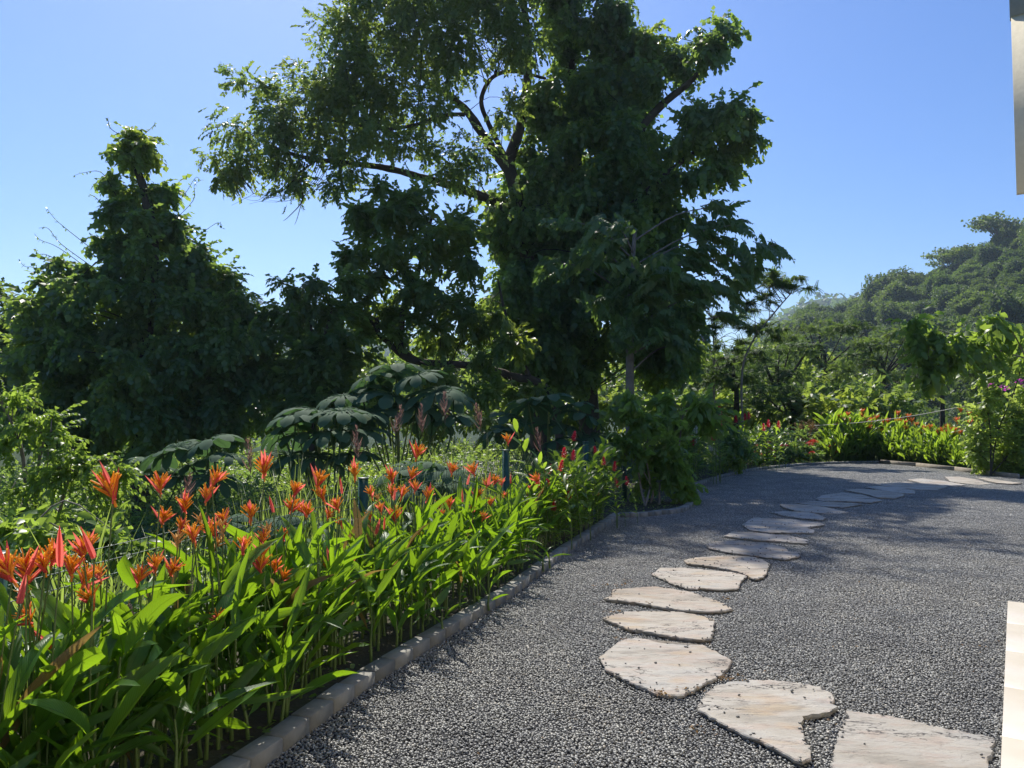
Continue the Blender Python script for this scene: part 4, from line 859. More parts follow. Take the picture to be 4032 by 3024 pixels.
def floret_mesh(seed, n=17, mat='floret'):
    r = np.random.default_rng(seed); g = Geo()
    for k in range(n):
        a = k * 2.4 + r.uniform(-.3, .3); tl = r.uniform(.15, 1.15); z0 = .004 + .045 * k / n; L_ = r.uniform(.036, .062) * (1.1 - .3 * k / n)
        d = np.array([math.cos(a) * tl, math.sin(a) * tl * .8, 1.0]); d = d / np.linalg.norm(d); b0 = np.array([math.cos(a) * .004, math.sin(a) * .004, z0])
        tip = b0 + d * L_; mid = b0 + d * L_ * .5 + np.array([math.cos(a), math.sin(a), 0]) * .003; tip = tip + np.array([math.cos(a), math.sin(a), -.2]) * .006
        tube(g, [b0, mid, tip], .0042, .0022, 4, 2, float(r.random()))
    tube(g, [(0, 0, -.03), (0, 0, .0), (0, 0, .05)], .004, .006, 5, 2, .2)
    return g.mesh('floret_cluster', M[mat], smooth=True)
FL = [floret_mesh(s) for s in range(5)]; FLD = [floret_mesh(9, 8, 'bract_dry')]
def add_head(parent, loc, sc, style, rz=None):
    """flower head: cluster of florets with bracts as its pieces"""
    h = link('flower_head', (FLD[0] if style == 'dry' else FL[random.randrange(5)]) if style != 'bud' else None, parent)
    h.location = loc; h.rotation_euler = (random.gauss(0, .25), random.gauss(0, .25), random.uniform(0, 6.28) if rz is None else rz); h.scale = (sc,) * 3
    if style == 'bud':
        for a in (0, 3.1):
            b = link('bract', BR[0], h); b.rotation_euler = (R(86), 0, a); b.scale = (1, 1.1, 1)
        return h
    specs = [(0, R(48), .0, 0), (math.pi, R(52), .012, 1), (0.4, R(62), .026, 1), (math.pi + .5, R(74), .04, 2)]
    if style == 'tall': specs = [(0, R(70), 0, 0), (math.pi, R(74), .01, 0), (0.2, R(80), .03, 1), (3.2, R(86), .045, 1)]
    for a, el, z, i_ in specs:
        b = link('bract', (BRD[min(i_, 1)] if style == 'dry' else BR[i_]), h); b.location = (0, 0, z - .02)
        b.rotation_euler = (el + random.gauss(0, .1), 0, a - math.pi / 2 + random.gauss(0, .15)); s = random.uniform(.85, 1.2); b.scale = (s,) * 3
    return h
def heliconia(x, y, hgt, nl, label, group, flower=None, far=False, lscale=1.0):
    root = thing('heliconia_plant', label, 'heliconia', (x, y, .035), random.uniform(0, 6.28), group)
    ln, la = random.gauss(0, .06), random.gauss(0, .06)
    s = link('stem', STEM, root); s.scale = (1, 1, hgt); s.rotation_euler = (ln, la, 0)
    for k in range(nl):
        t = (k + .6) / nl; h = hgt * (.22 + .76 * t)
        o = link('leaf', HL[random.randrange(len(HL))], root); side = math.pi * (k % 2) + random.gauss(0, .35)
        el = R(90 - (random.uniform(4, 24) + 30 * (1 - t) * random.random()))
        if random.random() < .1: el = R(random.uniform(15, 40))
        o.location = (la * h, -ln * h, h); o.rotation_euler = (el, random.gauss(0, .5), side)
        L_ = lscale * random.uniform(.36, .54) * (1.0 - .25 * (1 - t)); o.scale = (L_ * (random.uniform(.78, 1.05) if y < 4.6 else random.uniform(.68, .96)), L_, L_)
    if flower:
        fx, fy, fz, sc, style = flower
        inv = Matrix.Rotation(-root.rotation_euler.z, 3, 'Z'); loc = inv @ Vector((fx - x, fy - y, fz - .035))
        st_ = link('stalk', STALK, root); base_ = Vector((0, 0, hgt * .5)); v = loc - base_
        st_.location = base_; st_.rotation_euler = v.to_track_quat('Z', 'Y').to_euler(); st_.scale = (1, 1, v.length)
        add_head(root, loc + Vector((0, 0, .01)), sc, style)
    return root
# flowers measured on the photograph: px, py of the flower, size, style
FLW = [(444,1952,1.35,'tall'),(632,1923,1.0,''),(641,2046,.9,''),(729,2000,1.0,'tall'),(835,1905,1.1,''),(811,1958,1.0,''),(1040,1858,1.3,'tall'),(1158,1935,1.0,''),(1252,1900,1.25,''),(1275,1958,1.1,''),(1146,2000,1.1,''),
 (1199,2011,.95,''),(987,2035,1.1,'tall'),(887,2046,.95,''),(764,2123,1.2,''),(846,2100,1.0,''),(699,2135,.9,'dry'),(711,2082,.9,''),(987,2140,.85,'dry'),(1117,2111,.9,''),(1058,2088,.8,'dry'),(329,2182,.95,''),
 (235,2225,1.2,'bud'),(176,2235,1.0,''),(106,2246,.95,''),(47,2270,1.15,'tall'),(282,2252,.95,''),(394,2270,.85,''),(611,2235,.85,''),(676,2252,1.0,''),(1028,2235,1.0,''),(1081,2235,1.0,''),(1111,2270,.8,''),(1269,2240,.9,''),
 (364,2376,1.0,''),(76,2370,.9,'bud'),(118,2441,.9,''),(200,2547,.9,'bud'),(788,2382,.7,'bud'),(858,2441,.8,''),(400,2764,.9,'dry'),(547,2650,.8,'bud'),(1397,1868,1.2,'tall'),(1543,1887,1.3,'tall'),(1543,1938,1.1,''),(1581,1944,1.2,''),
 (1619,1868,1.1,''),(1641,1786,1.3,''),(1632,1919,1.0,''),(1682,1957,1.4,'tall'),(1556,2033,1.3,''),(1780,1849,1.15,''),(1866,1849,1.2,''),(1916,1900,1.1,''),(1945,1887,1.1,''),(1999,1729,1.2,''),(1878,1944,1.2,''),(1771,1982,1.1,''),
 (1853,2014,1.1,''),(1986,1951,1.0,''),(1929,1976,1.0,''),(2119,1881,1.3,''),(2075,1919,1.0,''),(1480,2090,1.0,'bud'),(1464,1944,1.0,''),(1347,1932,.9,'bud'),(1821,1963,1.0,'bud'),(1378,2223,.9,''),(1302,2210,.9,'bud'),(1344,2058,.8,''),
 (1840,1894,.9,'bud'),(1740,2020,.9,''),(2010,1890,.9,'bud'),(1700,2080,.8,'dry'),(1900,2030,.9,'')]
for _k in range(28):
    _px = random.uniform(30, 2060); FLW.append((_px, float(np.interp(_px, [0, 500, 900, 1400, 2060], [2300, 2140, 2060, 1980, 1900])) + abs(random.gauss(0, 110)) - 40, random.uniform(.75, 1.05), random.choice(('', '', '', '', 'bud', 'dry'))))
KP = np.array(K1)
def kx(y): return float(np.interp(y, KP[:, 1], KP[:, 0]))
def fxx(y): return float(np.interp(y, FA[:, 1], FA[:, 0]))
def zone(px, sty):
    what = {'': 'orange flowered heliconia', 'tall': 'heliconia with a tall red and orange flower', 'bud': 'heliconia with a closed red bud', 'dry': 'heliconia with a faded yellowish flower'}[sty]
    z_ = 'at the left edge of the bed' if px < 420 else 'left of the first full green post' if px < 1000 else 'just left of the green post' if px < 1400 else 'just right of the first full green post' if px < 1720 else 'near the farther green post' if px < 2030 else 'beside the red gingers'
    return what + ' ' + z_
seen_lab = {}
for px, py, sc, sty in FLW:
    r_ = ray(px, py); sl = r_[0] / r_[1]
    ys = np.linspace(1.6, 11, 400); xs = ys * sl; okb = [(xs[q] > fxx(ys[q]) + .05) and (xs[q] < kx(ys[q]) - .12) for q in range(400)]
    yy = ys[np.array(okb)]
    if len(yy) == 0: continue
    t = random.uniform(.35, .95) if py < 2150 else random.uniform(.2, .8)
    y = yy[0] + (yy[-1] - yy[0]) * t; f = W(px, py + 18, y)
    if not (.25 < f[2] < 1.5): y = yy[0] + (yy[-1] - yy[0]) * .5; f = W(px, py + 18, y)
    bx = f[0] + random.gauss(0, .05); by = f[1] + random.gauss(0, .08); bx = min(max(bx, fxx(by) + .04), kx(by) - .12)
    hg = max(.25, min(.78, f[2] - .42))
    lab = zone(px, sty)
    heliconia(bx, by, hg, 5 if f[2] > .8 else 3, lab, 'heliconias flowering in the near bed: ' + lab.split(' heliconia')[0][:20].strip(), (f[0], f[1], f[2], sc * 1.02, sty))
cnt = 0; y = 1.45
while y < 9.6:
    n = 3 if y < 4 else 3
    w0, w1 = fxx(y) + .03, kx(y) - .13
    for k in range(n):
        x = w0 + (w1 - w0) * (k + random.random()) / n; yy_ = y + random.uniform(-.1, .1); front = (x - w0) / (w1 - w0)
        if y > 8.0 and front > .6: continue
        al = 'at the very front left' if y < 2.6 else 'left of the first green post' if y < 4.6 else 'around the first green post' if y < 6.4 else 'between the two green posts' if y < 8 else 'beside the red gingers'
        ac = 'against the wire fence' if front < .34 else 'in mid bed' if front < .67 else 'along the kerb'
        heliconia(x, yy_, random.uniform(.38, .62) * (1 - .35 * max(0, front - .45) / .55), random.choice((5, 6, 6, 7)), 'leafy heliconia without a flower ' + ac + ' ' + al, 'leafy heliconias ' + ac + ' ' + al, lscale=1.0 if y < 6 else .9)
        cnt += 1
    y += .10
# small ones growing over the kerb
for lab, px, py in (('small two leaved heliconia shoot growing against the kerb, nearer one', 1745, 2525), ('small heliconia shoot leaning over the kerb, middle one', 1925, 2420), ('small bright heliconia shoot leaning over the kerb near the gingers', 2165, 2250), ('tiny heliconia shoot at the kerb foot beside the bright one', 2140, 2262)):
    p = G(px, py); heliconia(p[0], p[1], .16, 3, lab, 'shoots at the kerb', lscale=.62)

# the far heliconia row: shared foliage clumps
def far_clump(seed):
    r = np.random.default_rng(seed); g = Geo()
    for s in range(7):
        bx, by = r.normal(0, .16), r.normal(0, .14); h = r.uniform(.55, .95); tube(g, [(bx, by, 0), (bx, by, h)], .012, .006, 4, 1, .3)
        for k in range(6):
            V, Fc, UV = blade(r.uniform(.38, .55), .05, arc=r.uniform(.1, .8), fold=.5, n=4, wide=1)
            t = k / 6; el = R(r.uniform(50, 84) - 25 * (1 - t) * r.random()); Y = np.array([[math.cos(el) * math.cos(k * 3.14 + r.normal(0, .8)), math.cos(el) * math.sin(k * 3.14 + r.normal(0, .8)), math.sin(el)]])
            place(g, (V, Fc, np.full(len(Fc), r.random()), np.zeros(len(Fc), int)), np.array([[bx, by, h * (.25 + .75 * t)]]), Y, ups(1, .8), 1.0)
    return g.mesh('foliage', M['ginger_leaf'])
FC = [far_clump(s) for s in range(4)]
far_fl = Geo()
for px_off in range(1): pass
def far_row_y(x): return float(np.interp(x, [G(3300, 1826)[0], G(3463, 1823)[0], G(3758, 1853)[0]], [26.2, 26.9, 22.9]))
C7p = lambda L_: [(3100 + x / 2.37, 1300 + y / 2.37) for x, y in L_]
FF = C7p([(475,880),(485,800),(565,780),(700,750),(700,790),(525,830),(590,840),(545,880),(785,830),(835,810),(740,830),(740,900),(830,930),(895,940),(770,900),(1035,770),(1025,840),(1070,840),(1100,860),(1130,800),(1160,840),(940,840),(900,850),(1110,910),(1200,880),(1240,960),(1280,910),(1335,900),(1300,940),(1410,950),(1440,930),(1470,950),(1500,900),(1530,930),(1565,925),(1565,970),(1620,740),(1700,770),(1745,820),(1585,835),(1700,860),(1865,845),(1620,950),(1765,860)])
k = 0
for px in np.arange(3285, 3800, 17):
    for row in range(3):
        base = np.array(G(px + random.uniform(-8, 8), float(np.interp(px, [3285, 3463, 3758, 3850], [1824, 1821, 1850, 1862]))))
        d = base[:2] / np.linalg.norm(base[:2]); q = base[:2] + d * (.35 + .45 * row + random.uniform(-.1, .1)); sc = .82 + .22 * row + random.uniform(-.08, .1)
        sc *= float(np.interp(px, [3285, 3330, 3400, 3600, 3800], [1.12, 1.28, 1.2, .95, .85]))
        root = thing('heliconia_clump', 'leafy heliconia clump in the sunlit row along the far edging', 'heliconia', (q[0], q[1], .03), random.uniform(0, 6.28), 'heliconia clumps of the far row'); root.scale = (sc,) * 3
        link('foliage', FC[random.randrange(4)], root)
for px, py in FF:
    D = float(np.interp(px, [3285, 3463, 3758, 3870], [26.9, 27.0, 23.6, 22.0])); p = W(px, py + 12, D)
    root = thing('heliconia_flower', 'orange heliconia flower on its stalk standing above the far sunlit row', 'flower', (p[0], p[1], .03), 0, 'orange flowers of the far heliconia row')
    s_ = link('stalk', STALK, root); s_.scale = (1.4, 1.4, max(.3, p[2] - .03)); h_ = link('floret_cluster', FL[random.randrange(5)], root); h_.location = (0, 0, p[2] - .02); h_.scale = (2.3,) * 3
    for a in (0, 2.2, 4.2):
        b_ = link('bract', BR[0], root); b_.location = (0, 0, p[2] - .03); b_.rotation_euler = (R(62), 0, a); b_.scale = (2.0,) * 3

# ------------------------------------------------------------------ red ginger
def ginger_cane(seed, n=13, L_=1.25, leafL=.27):
    r = np.random.default_rng(seed); g = Geo(); bend = r.uniform(.15, .5)
    P = catmull(np.array([(0, 0, 0), (0, .08 * bend, .4 * L_), (0, .35 * bend, .75 * L_), (0, .8 * bend, L_)]), 6); tube(g, P[::4] if len(P) > 8 else P, .010, .005, 5, 1, .3, 1)
    for k in range(n):
        t = .18 + .8 * k / n; c = P[int(t * (len(P) - 1))]; sg = 1 if k % 2 else -1; sl = leafL * r.uniform(.8, 1.15) * (1 if t < .85 else .8)
        V, Fc, UV = blade(sl, sl * .13, arc=r.uniform(.2, .7), fold=.35, n=4, wide=1, pet=.04)
        el = R(r.uniform(15, 55) if t < .8 else r.uniform(40, 75)); Y = np.array([[sg * math.cos(el), .35 + r.normal(0, .3), math.sin(el)]])
        place(g, (V, Fc, np.full(len(Fc), r.random()), np.zeros(len(Fc), int)), c[None], Y, ups(1, .25), 1.0)
    return g.mesh('foliage', [M['ginger_leaf'], M['stem_green']], smooth=True), P[-1]
GC = [ginger_cane(s, n=12 + s % 4) for s in range(7)]
def spike_mesh(mat, n=34, L_=.13, w=.02):
    g = Geo(); r = np.random.default_rng(3)
    for k in range(n):
        t = k / n; a = k * 2.4; rad = .012 * math.sin(math.pi * (.15 + .8 * t)); V, Fc, UV = blade(.042 * (1.1 - .5 * t), .013, arc=.15, fold=.5, n=2, wide=1, pet=0)
        place(g, (V, Fc, np.full(len(Fc), r.random()), np.zeros(len(Fc), int)), np.array([[math.cos(a) * rad, math.sin(a) * rad, t * L_]]), np.array([[math.cos(a), math.sin(a), .55 + .9 * t]]), ups(1, .1), 1.0)
    return g.mesh('flower_spike', mat, smooth=True)
SPK = spike_mesh(M['ginger_red']); SPW = spike_mesh(M['white_flower'])
def ginger(x, y, z, s, label, group, rz=None, spike=None, sp_sc=1.0, cane=None):
    root = thing('ginger_plant', label, 'ginger', (x, y, z), random.uniform(0, 6.28) if rz is None else rz, group); root.scale = (s,) * 3
    m_, tip = GC[random.randrange(len(GC)) if cane is None else cane]; link('foliage', m_, root)
    if spike: o = link('flower_spike', spike, root); o.location = tip; o.rotation_euler = (-.3, 0, 0); o.scale = (sp_sc,) * 3
    return root
C3 = lambda x, y: (1100 + x / 1.58, 1400 + y / 1.58)
SPK_POS = [C3(*p) for p in [(1825,625),(1825,500),(1745,690),(1668,710),(2020,660),(2085,690),(1975,595),(1775,610),(1635,830),(1675,875),(1720,830),(1775,760),(1795,880),(1850,830),(1690,800),(1975,865),(1905,880),(1710,1010),(1800,1000),(1880,970),(2105,790),(2165,780),(1815,830),(1600,800)]]
for k, (px, py) in enumerate(SPK_POS):
    r_ = ray(px, py); sl = r_[0] / r_[1]; y = float(np.clip(np.interp(px, [2080, 2200, 2450], [8.6, 9.3, 10.9]) + random.uniform(-.5, .4), 8, 11.2)); p = W(px, py + 20, y); L_ = p[2] - .03
    root = thing('ginger_plant', 'red ginger stem whose flower spike is %s of the clump' % ('at the top' if py < 1860 else 'in the middle' if py < 1950 else 'low at the front'), 'ginger', (p[0], p[1], .03), 0, 'red gingers flowering beside the heliconias, ' + ('top' if py < 1860 else 'middle' if py < 1950 else 'low'))
    m_, tip = GC[random.randrange(len(GC))]; rz = random.uniform(0, 6.28); s = L_ / 1.25; s = max(s, .35)
    root.rotation_euler = (0, 0, rz); root.scale = (s,) * 3; tv = Matrix.Rotation(rz, 3, 'Z') @ Vector(tip) * s; root.location = (p[0] - tv.x, p[1] - tv.y, .03)
    f_ = link('foliage', m_, root); o = link('flower_spike', SPK, root); o.location = tip; o.scale = (1.0 / s,) * 3; o.rotation_euler = (random.gauss(0, .2), random.gauss(0, .2), 0)
for k in range(95):
    t = random.random(); y = 8.5 + 2.9 * t; x = random.uniform(fxx(y) + .1, kx(y) - .12) if y < 11 else random.uniform(fxx(11) + .2, kx(11.2) - .2)
    ginger(x, y, .03, random.uniform(.5, .92) * (1.0 if x < (fxx(y) + kx(y)) / 2 else .7), 'leafy red ginger cane without a flower in the clump beside the heliconias', 'leafy ginger canes of the near clump')
for lab, px, py, y in (('tall pale green ginger cane rising behind the fence above the clump', 2100, 1640, 9.4), ('tall ginger cane with upright leaves at the clump top right', 2330, 1690, 10.4), ('tall ginger cane between the two highest, leaves spread wide', 2370, 1740, 10.9)):
    p = W(px, py, y); s = (p[2] - .05) / 1.3; ginger(p[0], p[1], .03, s, lab, 'tallest ginger canes', cane=1)
# shaded gingers with white and red spikes in the bulb of the bed
for k in range(46):
    px = random.uniform(2620, 2860); D = random.uniform(17.0, 19.5); p = W(px, 1700, D)
    if dist_yard(np.array([[p[0], p[1]]]))[0] < .3: continue
    ginger(p[0], p[1], .03, random.uniform(.75, 1.15), 'leafy shaded ginger cane right of the multi stemmed shrub', 'leafy gingers in the shaded bed')
C6 = lambda x, y: (2400 + x / 2.37, 1400 + y / 2.37)
for k, (x, y, wht) in enumerate([(800,580,1),(795,700,1),(815,710,1),(780,820,0),(795,820,1),(945,870,1),(990,940,1),(965,770,0),(1020,640,0),(1025,545,0),(990,600,0),(1030,670,0),(740,560,0)]):
    px, py = C6(x, y); D = random.uniform(17.2, 18.6); p = W(px, py, D)
    root = thing('ginger_plant', ('white' if wht else 'dark red') + ' flowered ginger stem in the shaded bed right of the multi stemmed shrub', 'ginger', (p[0], p[1], .03), 0, ('white' if wht else 'dark red') + ' gingers of the shaded bed')
    s = max(.4, (p[2] - .05) / 1.3); m_, tip = GC[k % 7]; f_ = link('foliage', m_, root); f_.scale = (s,) * 3; o = link('flower_spike', SPW if wht else SPK, root); o.location = (0, 0, p[2] - .1); o.scale = (1.9,) * 3; st_ = link('stalk', STALK, root); st_.scale = (1.3, 1.3, p[2] - .1)
# sunlit ginger farther right
for k in range(20):
    px = random.uniform(2900, 3100); D = random.uniform(22.5, 24.5); p = W(px, 1700, D); ginger(p[0], p[1], .03, random.uniform(.8, 1.25) * (1.15 if px < 2980 else .9), 'sunlit ginger cane behind the red flowered shrubs', 'sunlit gingers behind the red shrubs')
for (x, y) in [(1265,620),(1300,610),(1485,680),(1440,715),(1580,690),(1180,640)]:
    px, py = C6(x, y); p = W(px, py, 23.0); root = thing('ginger_plant', 'scarlet ginger flower in the sunlit clump behind the red flowered shrubs', 'ginger', (p[0], p[1], .03), 0, 'scarlet flowers of the sunlit gingers')
    o = link('flower_spike', SPK, root); o.location = (0, 0, p[2]); o.scale = (1.7,) * 3; st_ = link('stalk', STALK, root); st_.scale = (1.5, 1.5, p[2])

# ------------------------------------------------------------------ shrubs
def shrub(name, label, cat, ells, D, tpls, mat, per, stems, sc=1.0, seed=0, group=None, dr=.7, droop=.3, puff=.35, bark='bark_grey', **kw):
    b = np.array(stems[0][0]); root = thing(name, label, cat, tuple(b), 0, group); g = Geo(); g2 = Geo()
    cents = cloud(g2, ells, tpls, per, D, dr=dr, droop=droop, puff=puff, seed=seed, sc=sc, dens_puff=kw.pop('dens_puff', 14), **kw)
    for P in stems: tube(g, np.array(P), .022, .010, 6, 4)
    twigs(g, [np.array(P) for P in stems], cents, .012, .8)
    g.v = [v - b for v in g.v]; g2.v = [v - b for v in g2.v]; g.build('stems', M[bark], root, smooth=True); g2.build('foliage', M[mat], root); return root
def gp(px, py, z=.03): return G(px, py, z)
s1, s2, s3 = gp(2540, 1995), gp(2596, 1990), gp(2560, 1985)
shrub('multi_stemmed_shrub', 'multi stemmed shrub with broad drooping leaves standing in the curved bulb of the bed', 'shrub',
      [(2480,1580,85,35),(2415,1640,60,40),(2530,1650,80,50),(2600,1690,70,50),(2450,1730,70,45),(2520,1800,60,45),(2620,1860,80,50),(2690,1840,55,45),(2530,1900,40,28),(2640,1770,60,45),(2680,1910,35,22)], 13.3, SP_SHRUB, 'bright_leaf', 36,
      [(s1, W(2520, 1900, 13.3), W(2500, 1750, 13.3), W(2480, 1620, 13.3)), (s1, W(2560, 1900, 13.3), W(2540, 1780, 13.3), W(2560, 1680, 13.3)), (s2, W(2600, 1900, 13.4), W(2640, 1820, 13.4)), (s3, W(2570, 1930, 13.2), W(2530, 1850, 13.2))], sc=1.15, seed=201, droop=.55)
b0 = ground_under(2650, 16.3)
shrub('broad_leaved_bush', 'flat topped bush of broad leaves right behind the multi stemmed shrub', 'shrub', [(2620,1590,70,35),(2700,1580,80,35),(2770,1610,60,40),(2680,1650,100,40)], 16.3, SP_SHRUB, 'bright_leaf', 60, [(b0, W(2680, 1700, 16.3), W(2690, 1620, 16.3))], sc=1.8, seed=202)
b0 = gp(2890, 1858)
shrub('dark_shrub', 'dark dense shrub between the white gingers and the red flowered shrubs', 'shrub', [(2875,1720,55,50),(2900,1780,65,60),(2880,1820,60,35)], 20.6, SP_SHRUB, 'vine_leaf', 120, [(b0, W(2885, 1760, 20.6))], sc=1.0, seed=203)
# ixora row
ix_flowers = [C6(*p) for p in [(1370,850),(1400,930),(1490,880),(1520,900),(1475,910),(1360,910),(1490,820),(1630,845),(1650,855),(1560,960),(1860,825),(1900,805),(1925,815),(1885,840),(1885,915),(2120,825),(2125,905),(2090,870)]] + [C7p([p])[0] for p in [(240,1040),(205,1060),(265,1050),(230,1150),(465,1060),(512,1065),(470,1110),(538,1120),(465,1150),(590,1065),(650,1090),(420,1090)]]
for k, (px, w) in enumerate([(2975, 55), (3050, 50), (3120, 50), (3190, 50), (3260, 50), (3330, 45), (3385, 40)]):
    D = float(np.interp(px, [2960, 3160, 3390], [24.4, 26.2, 27.6])); b0 = W(px, 1835, D); b0[2] = .03
    root = shrub('red_flowered_shrub', ['first low red flowered shrub of the far kerb row, counted from the left', 'second low red flowered shrub from the left along the far kerb', 'third low red flowered shrub along the far kerb', 'middle red flowered shrub of the far kerb row', 'fifth red flowered shrub, below the dry brown bush', 'sixth red flowered shrub of the far kerb row', 'last red flowered shrub, against the far heliconias'][k], 'shrub',
          [(px, 1785, w, 32), (px, 1810, w, 22), (px - 15, 1760, w * .6, 18)], D, SP_SHRUB, 'vine_leaf', 70, [(b0, W(px, 1790, D)), (b0, W(px + 20, 1790, D))], sc=1.0, seed=210 + k, group='red flowered shrubs along the far kerb', puff=.28, droop=-.3)
    g = Geo(); bb = np.array(root.location)
    for fx, fy in ix_flowers:
        if abs(fx - px) > w * .75 + 5 or (k > 0 and fx < px - 36): continue
        c = W(fx, fy, D - .45); n = 26; u = norm(RNG.normal(size=(n, 3))); u[:, 2] = abs(u[:, 2]); place(g, leaf2(.5), c - bb + u * [.085, .085, .05], u, ups(n, .3), .05, RNG.random(n))
    if g.v: g.build('blossoms', M['ixora'], root)
# dry brown bush
b0 = ground_under(3180, 28.2); b0[2] = -.3
shrub('dry_bush', 'dry brown bush of dead twigs behind the red flowered shrubs', 'shrub', [(3185,1715,65,55),(3160,1680,50,30),(3230,1690,50,40)], 28.2, [spray(8, .5, .12, .02, 40, .2, seed=90 + s) for s in range(3)], 'dead_leaf', 85, [(b0, W(3180, 1700, 28.2))], seed=220, bark='bark_dark')
# bougainvillea
b0 = gp(3900, 1872); SP_BOUG = [spray(10, .5, .115, .07, 60, .35, leaf=leaf4(.36), seed=95 + s, gravity=.3) for s in range(4)]
bg_ = shrub('bougainvillea', 'yellow green bougainvillea with a few magenta blossoms at the right edge', 'shrub',
      [(3860,1830,55,30),(3960,1770,100,80),(3890,1710,60,50),(3990,1660,80,70),(3900,1600,45,50),(4060,1780,110,100),(4050,1560,70,80),(3930,1530,35,30),(4000,1450,40,35),(3960,1370,50,18),(4010,1330,40,20),(4070,1430,50,50),(3830,1790,30,25),(3870,1640,30,30),(3900,1475,22,14),(4010,1840,90,35)], 20.5, SP_BOUG, 'bougain_leaf', 120,
      [(b0, W(3930, 1700, 20.5), W(3990, 1550, 20.5), W(4040, 1380, 20.5)), (b0, W(3900, 1700, 20.5), W(3880, 1580, 20.5)), (b0, W(4000, 1750, 20.7), W(4060, 1600, 20.7)), (W(4040, 1380, 20.5), W(3990, 1340, 20.4), W(3950, 1370, 20.3))], seed=230, dr=.9, droop=.2, puff=.32, bark='bark_dark')
g = Geo(); bb = np.array(bg_.location)
for px, py in [(4020,1495),(4030,1505),(3898,1518),(3955,1525)]:
    c = W(px, py, 19.8); n = 16; place(g, leaf4(.4), c - bb + RNG.normal(0, .05, (n, 3)), RNG.normal(size=(n, 3)), ups(n, 1), .06, RNG.random(n))
g.build('blossoms', M['magenta'], bg_)
# broad leaved drooping branch at right
b0 = ground_under(4120, 18); SP_BIG = [spray(7, .6, .23, .14, 55, .5, leaf=leaf4(.34, .3), seed=120 + s, gravity=.8) for s in range(4)]
shrub('broad_leaved_tree', 'small tree with an arching branch of big drooping leaves at the right', 'tree', [(3600,1270,35,18),(3610,1330,35,35),(3680,1310,50,25),(3760,1340,50,25),(3830,1370,50,30),(3900,1400,50,30),(3640,1400,25,25),(3720,1390,30,25),(3900,1260,45,20),(3960,1290,30,20),(4080,1350,80,60),(3660,1450,20,20)], 17.5, SP_BIG, 'bright_leaf', 20,
      [(b0, W(4100, 1480, 17.7), W(4000, 1400, 17.6), W(3850, 1360, 17.5), W(3700, 1300, 17.5), W(3590, 1280, 17.5)), (W(4060, 1450, 17.7), W(3980, 1300, 17.5), W(3900, 1265, 17.5))], seed=240, droop=.6, puff=.25, dr=.5, dens_puff=7)

# sunlit weeping shrub, left, beyond the fence
b0 = ground_under(150, 7.6); SP_LEFT = [spray(16, .55, .10, .05, 65, .55, leaf=leaf4(.28, .3), seed=130 + s, gravity=.9) for s in range(5)]
E_L = [(60,1560,55,22),(-20,1570,60,40),(150,1650,70,25),(60,1670,60,35),(200,1700,25,15),(40,1750,50,40),(290,1780,60,22),(340,1820,20,25),(230,1830,40,20),(150,1860,90,35),(300,1870,70,30),(430,1860,50,20),(490,1855,25,12),(100,1920,130,50),(330,1930,100,45),(60,2010,140,50),(250,2020,170,50),(420,2000,80,40)]
shrub('weeping_shrub', 'sunlit shrub with arching leafy sprays beyond the fence at the left edge', 'shrub', E_L, 7.2, SP_LEFT, 'bright_leaf', 50,
      [(b0, W(100, 1900, 7.4), W(60, 1700, 7.3), W(0, 1580, 7.2)), (b0, W(250, 1950, 7.4), W(330, 1850, 7.3)), (b0, W(150, 1850, 7.4), W(200, 1700, 7.2))], seed=250, droop=.1, puff=.14, dr=.4, sc=.62, dens_puff=7, out=.8, wild=.6)
b0 = ground_under(250, 5.9)
shrub('leafy_weed_bush', 'low bright green weed bush beyond the fence, below the arching sprays', 'bush', [(60,2080,120,50),(230,2080,130,50),(400,2100,100,50),(520,2150,60,60),(150,2180,150,60),(350,2200,150,60),(0,2250,120,80),(200,2300,150,80)], 5.9, SP_SHRUB, 'bright_leaf', 120,
      [(b0, W(250, 2100, 5.9)), (b0, W(100, 2100, 5.9)), (b0, W(400, 2120, 5.9))], seed=255, droop=-.1, puff=.15, dr=.5, sc=.85, dens_puff=8)

# big palmate leaves: cecropia like shrubs
def palmate(seed, lobes=9):
    r = np.random.default_rng(seed); g = Geo()
    for k in range(lobes):
        a = (k + .5) / lobes * 2 * math.pi; L_ = r.uniform(.42, .52) * (1 - .12 * math.cos(a))
        V, Fc, UV = blade(L_, .098, arc=r.uniform(.75, 1.0), fold=-.22, n=6, pet=.0, wide=1, prof=lambda t: (t * 1.25) ** .8 * (1 - max(0, t - .62) ** 2 * 6.2) if t < .985 else 0.12, wav=.12)
        place(g, (V, Fc, np.full(len(Fc), .3 + .4 * r.random()), np.zeros(len(Fc), int)), np.array([[0, 0, 0.0]]), np.array([[math.cos(a), math.sin(a), .18]]), np.array([[0, 0, 1.0]]), 1.0)
        tube(g, [(0, 0, .004), (math.cos(a) * L_ * .4, math.sin(a) * L_ * .4, .03), (math.cos(a) * L_ * .8, math.sin(a) * L_ * .8, -.1)], .006, .002, 3, 2, 1.0)
    tube(g, [(0, 0, 0), (.02, 0, -.25), (.12, 0, -.55)], .010, .012, 5, 2, .8)
    return g.mesh('leaf', M['broad_leaf'], smooth=True)
PM = [palmate(s, n) for s, n in ((1, 9), (2, 8), (3, 10), (4, 9))]
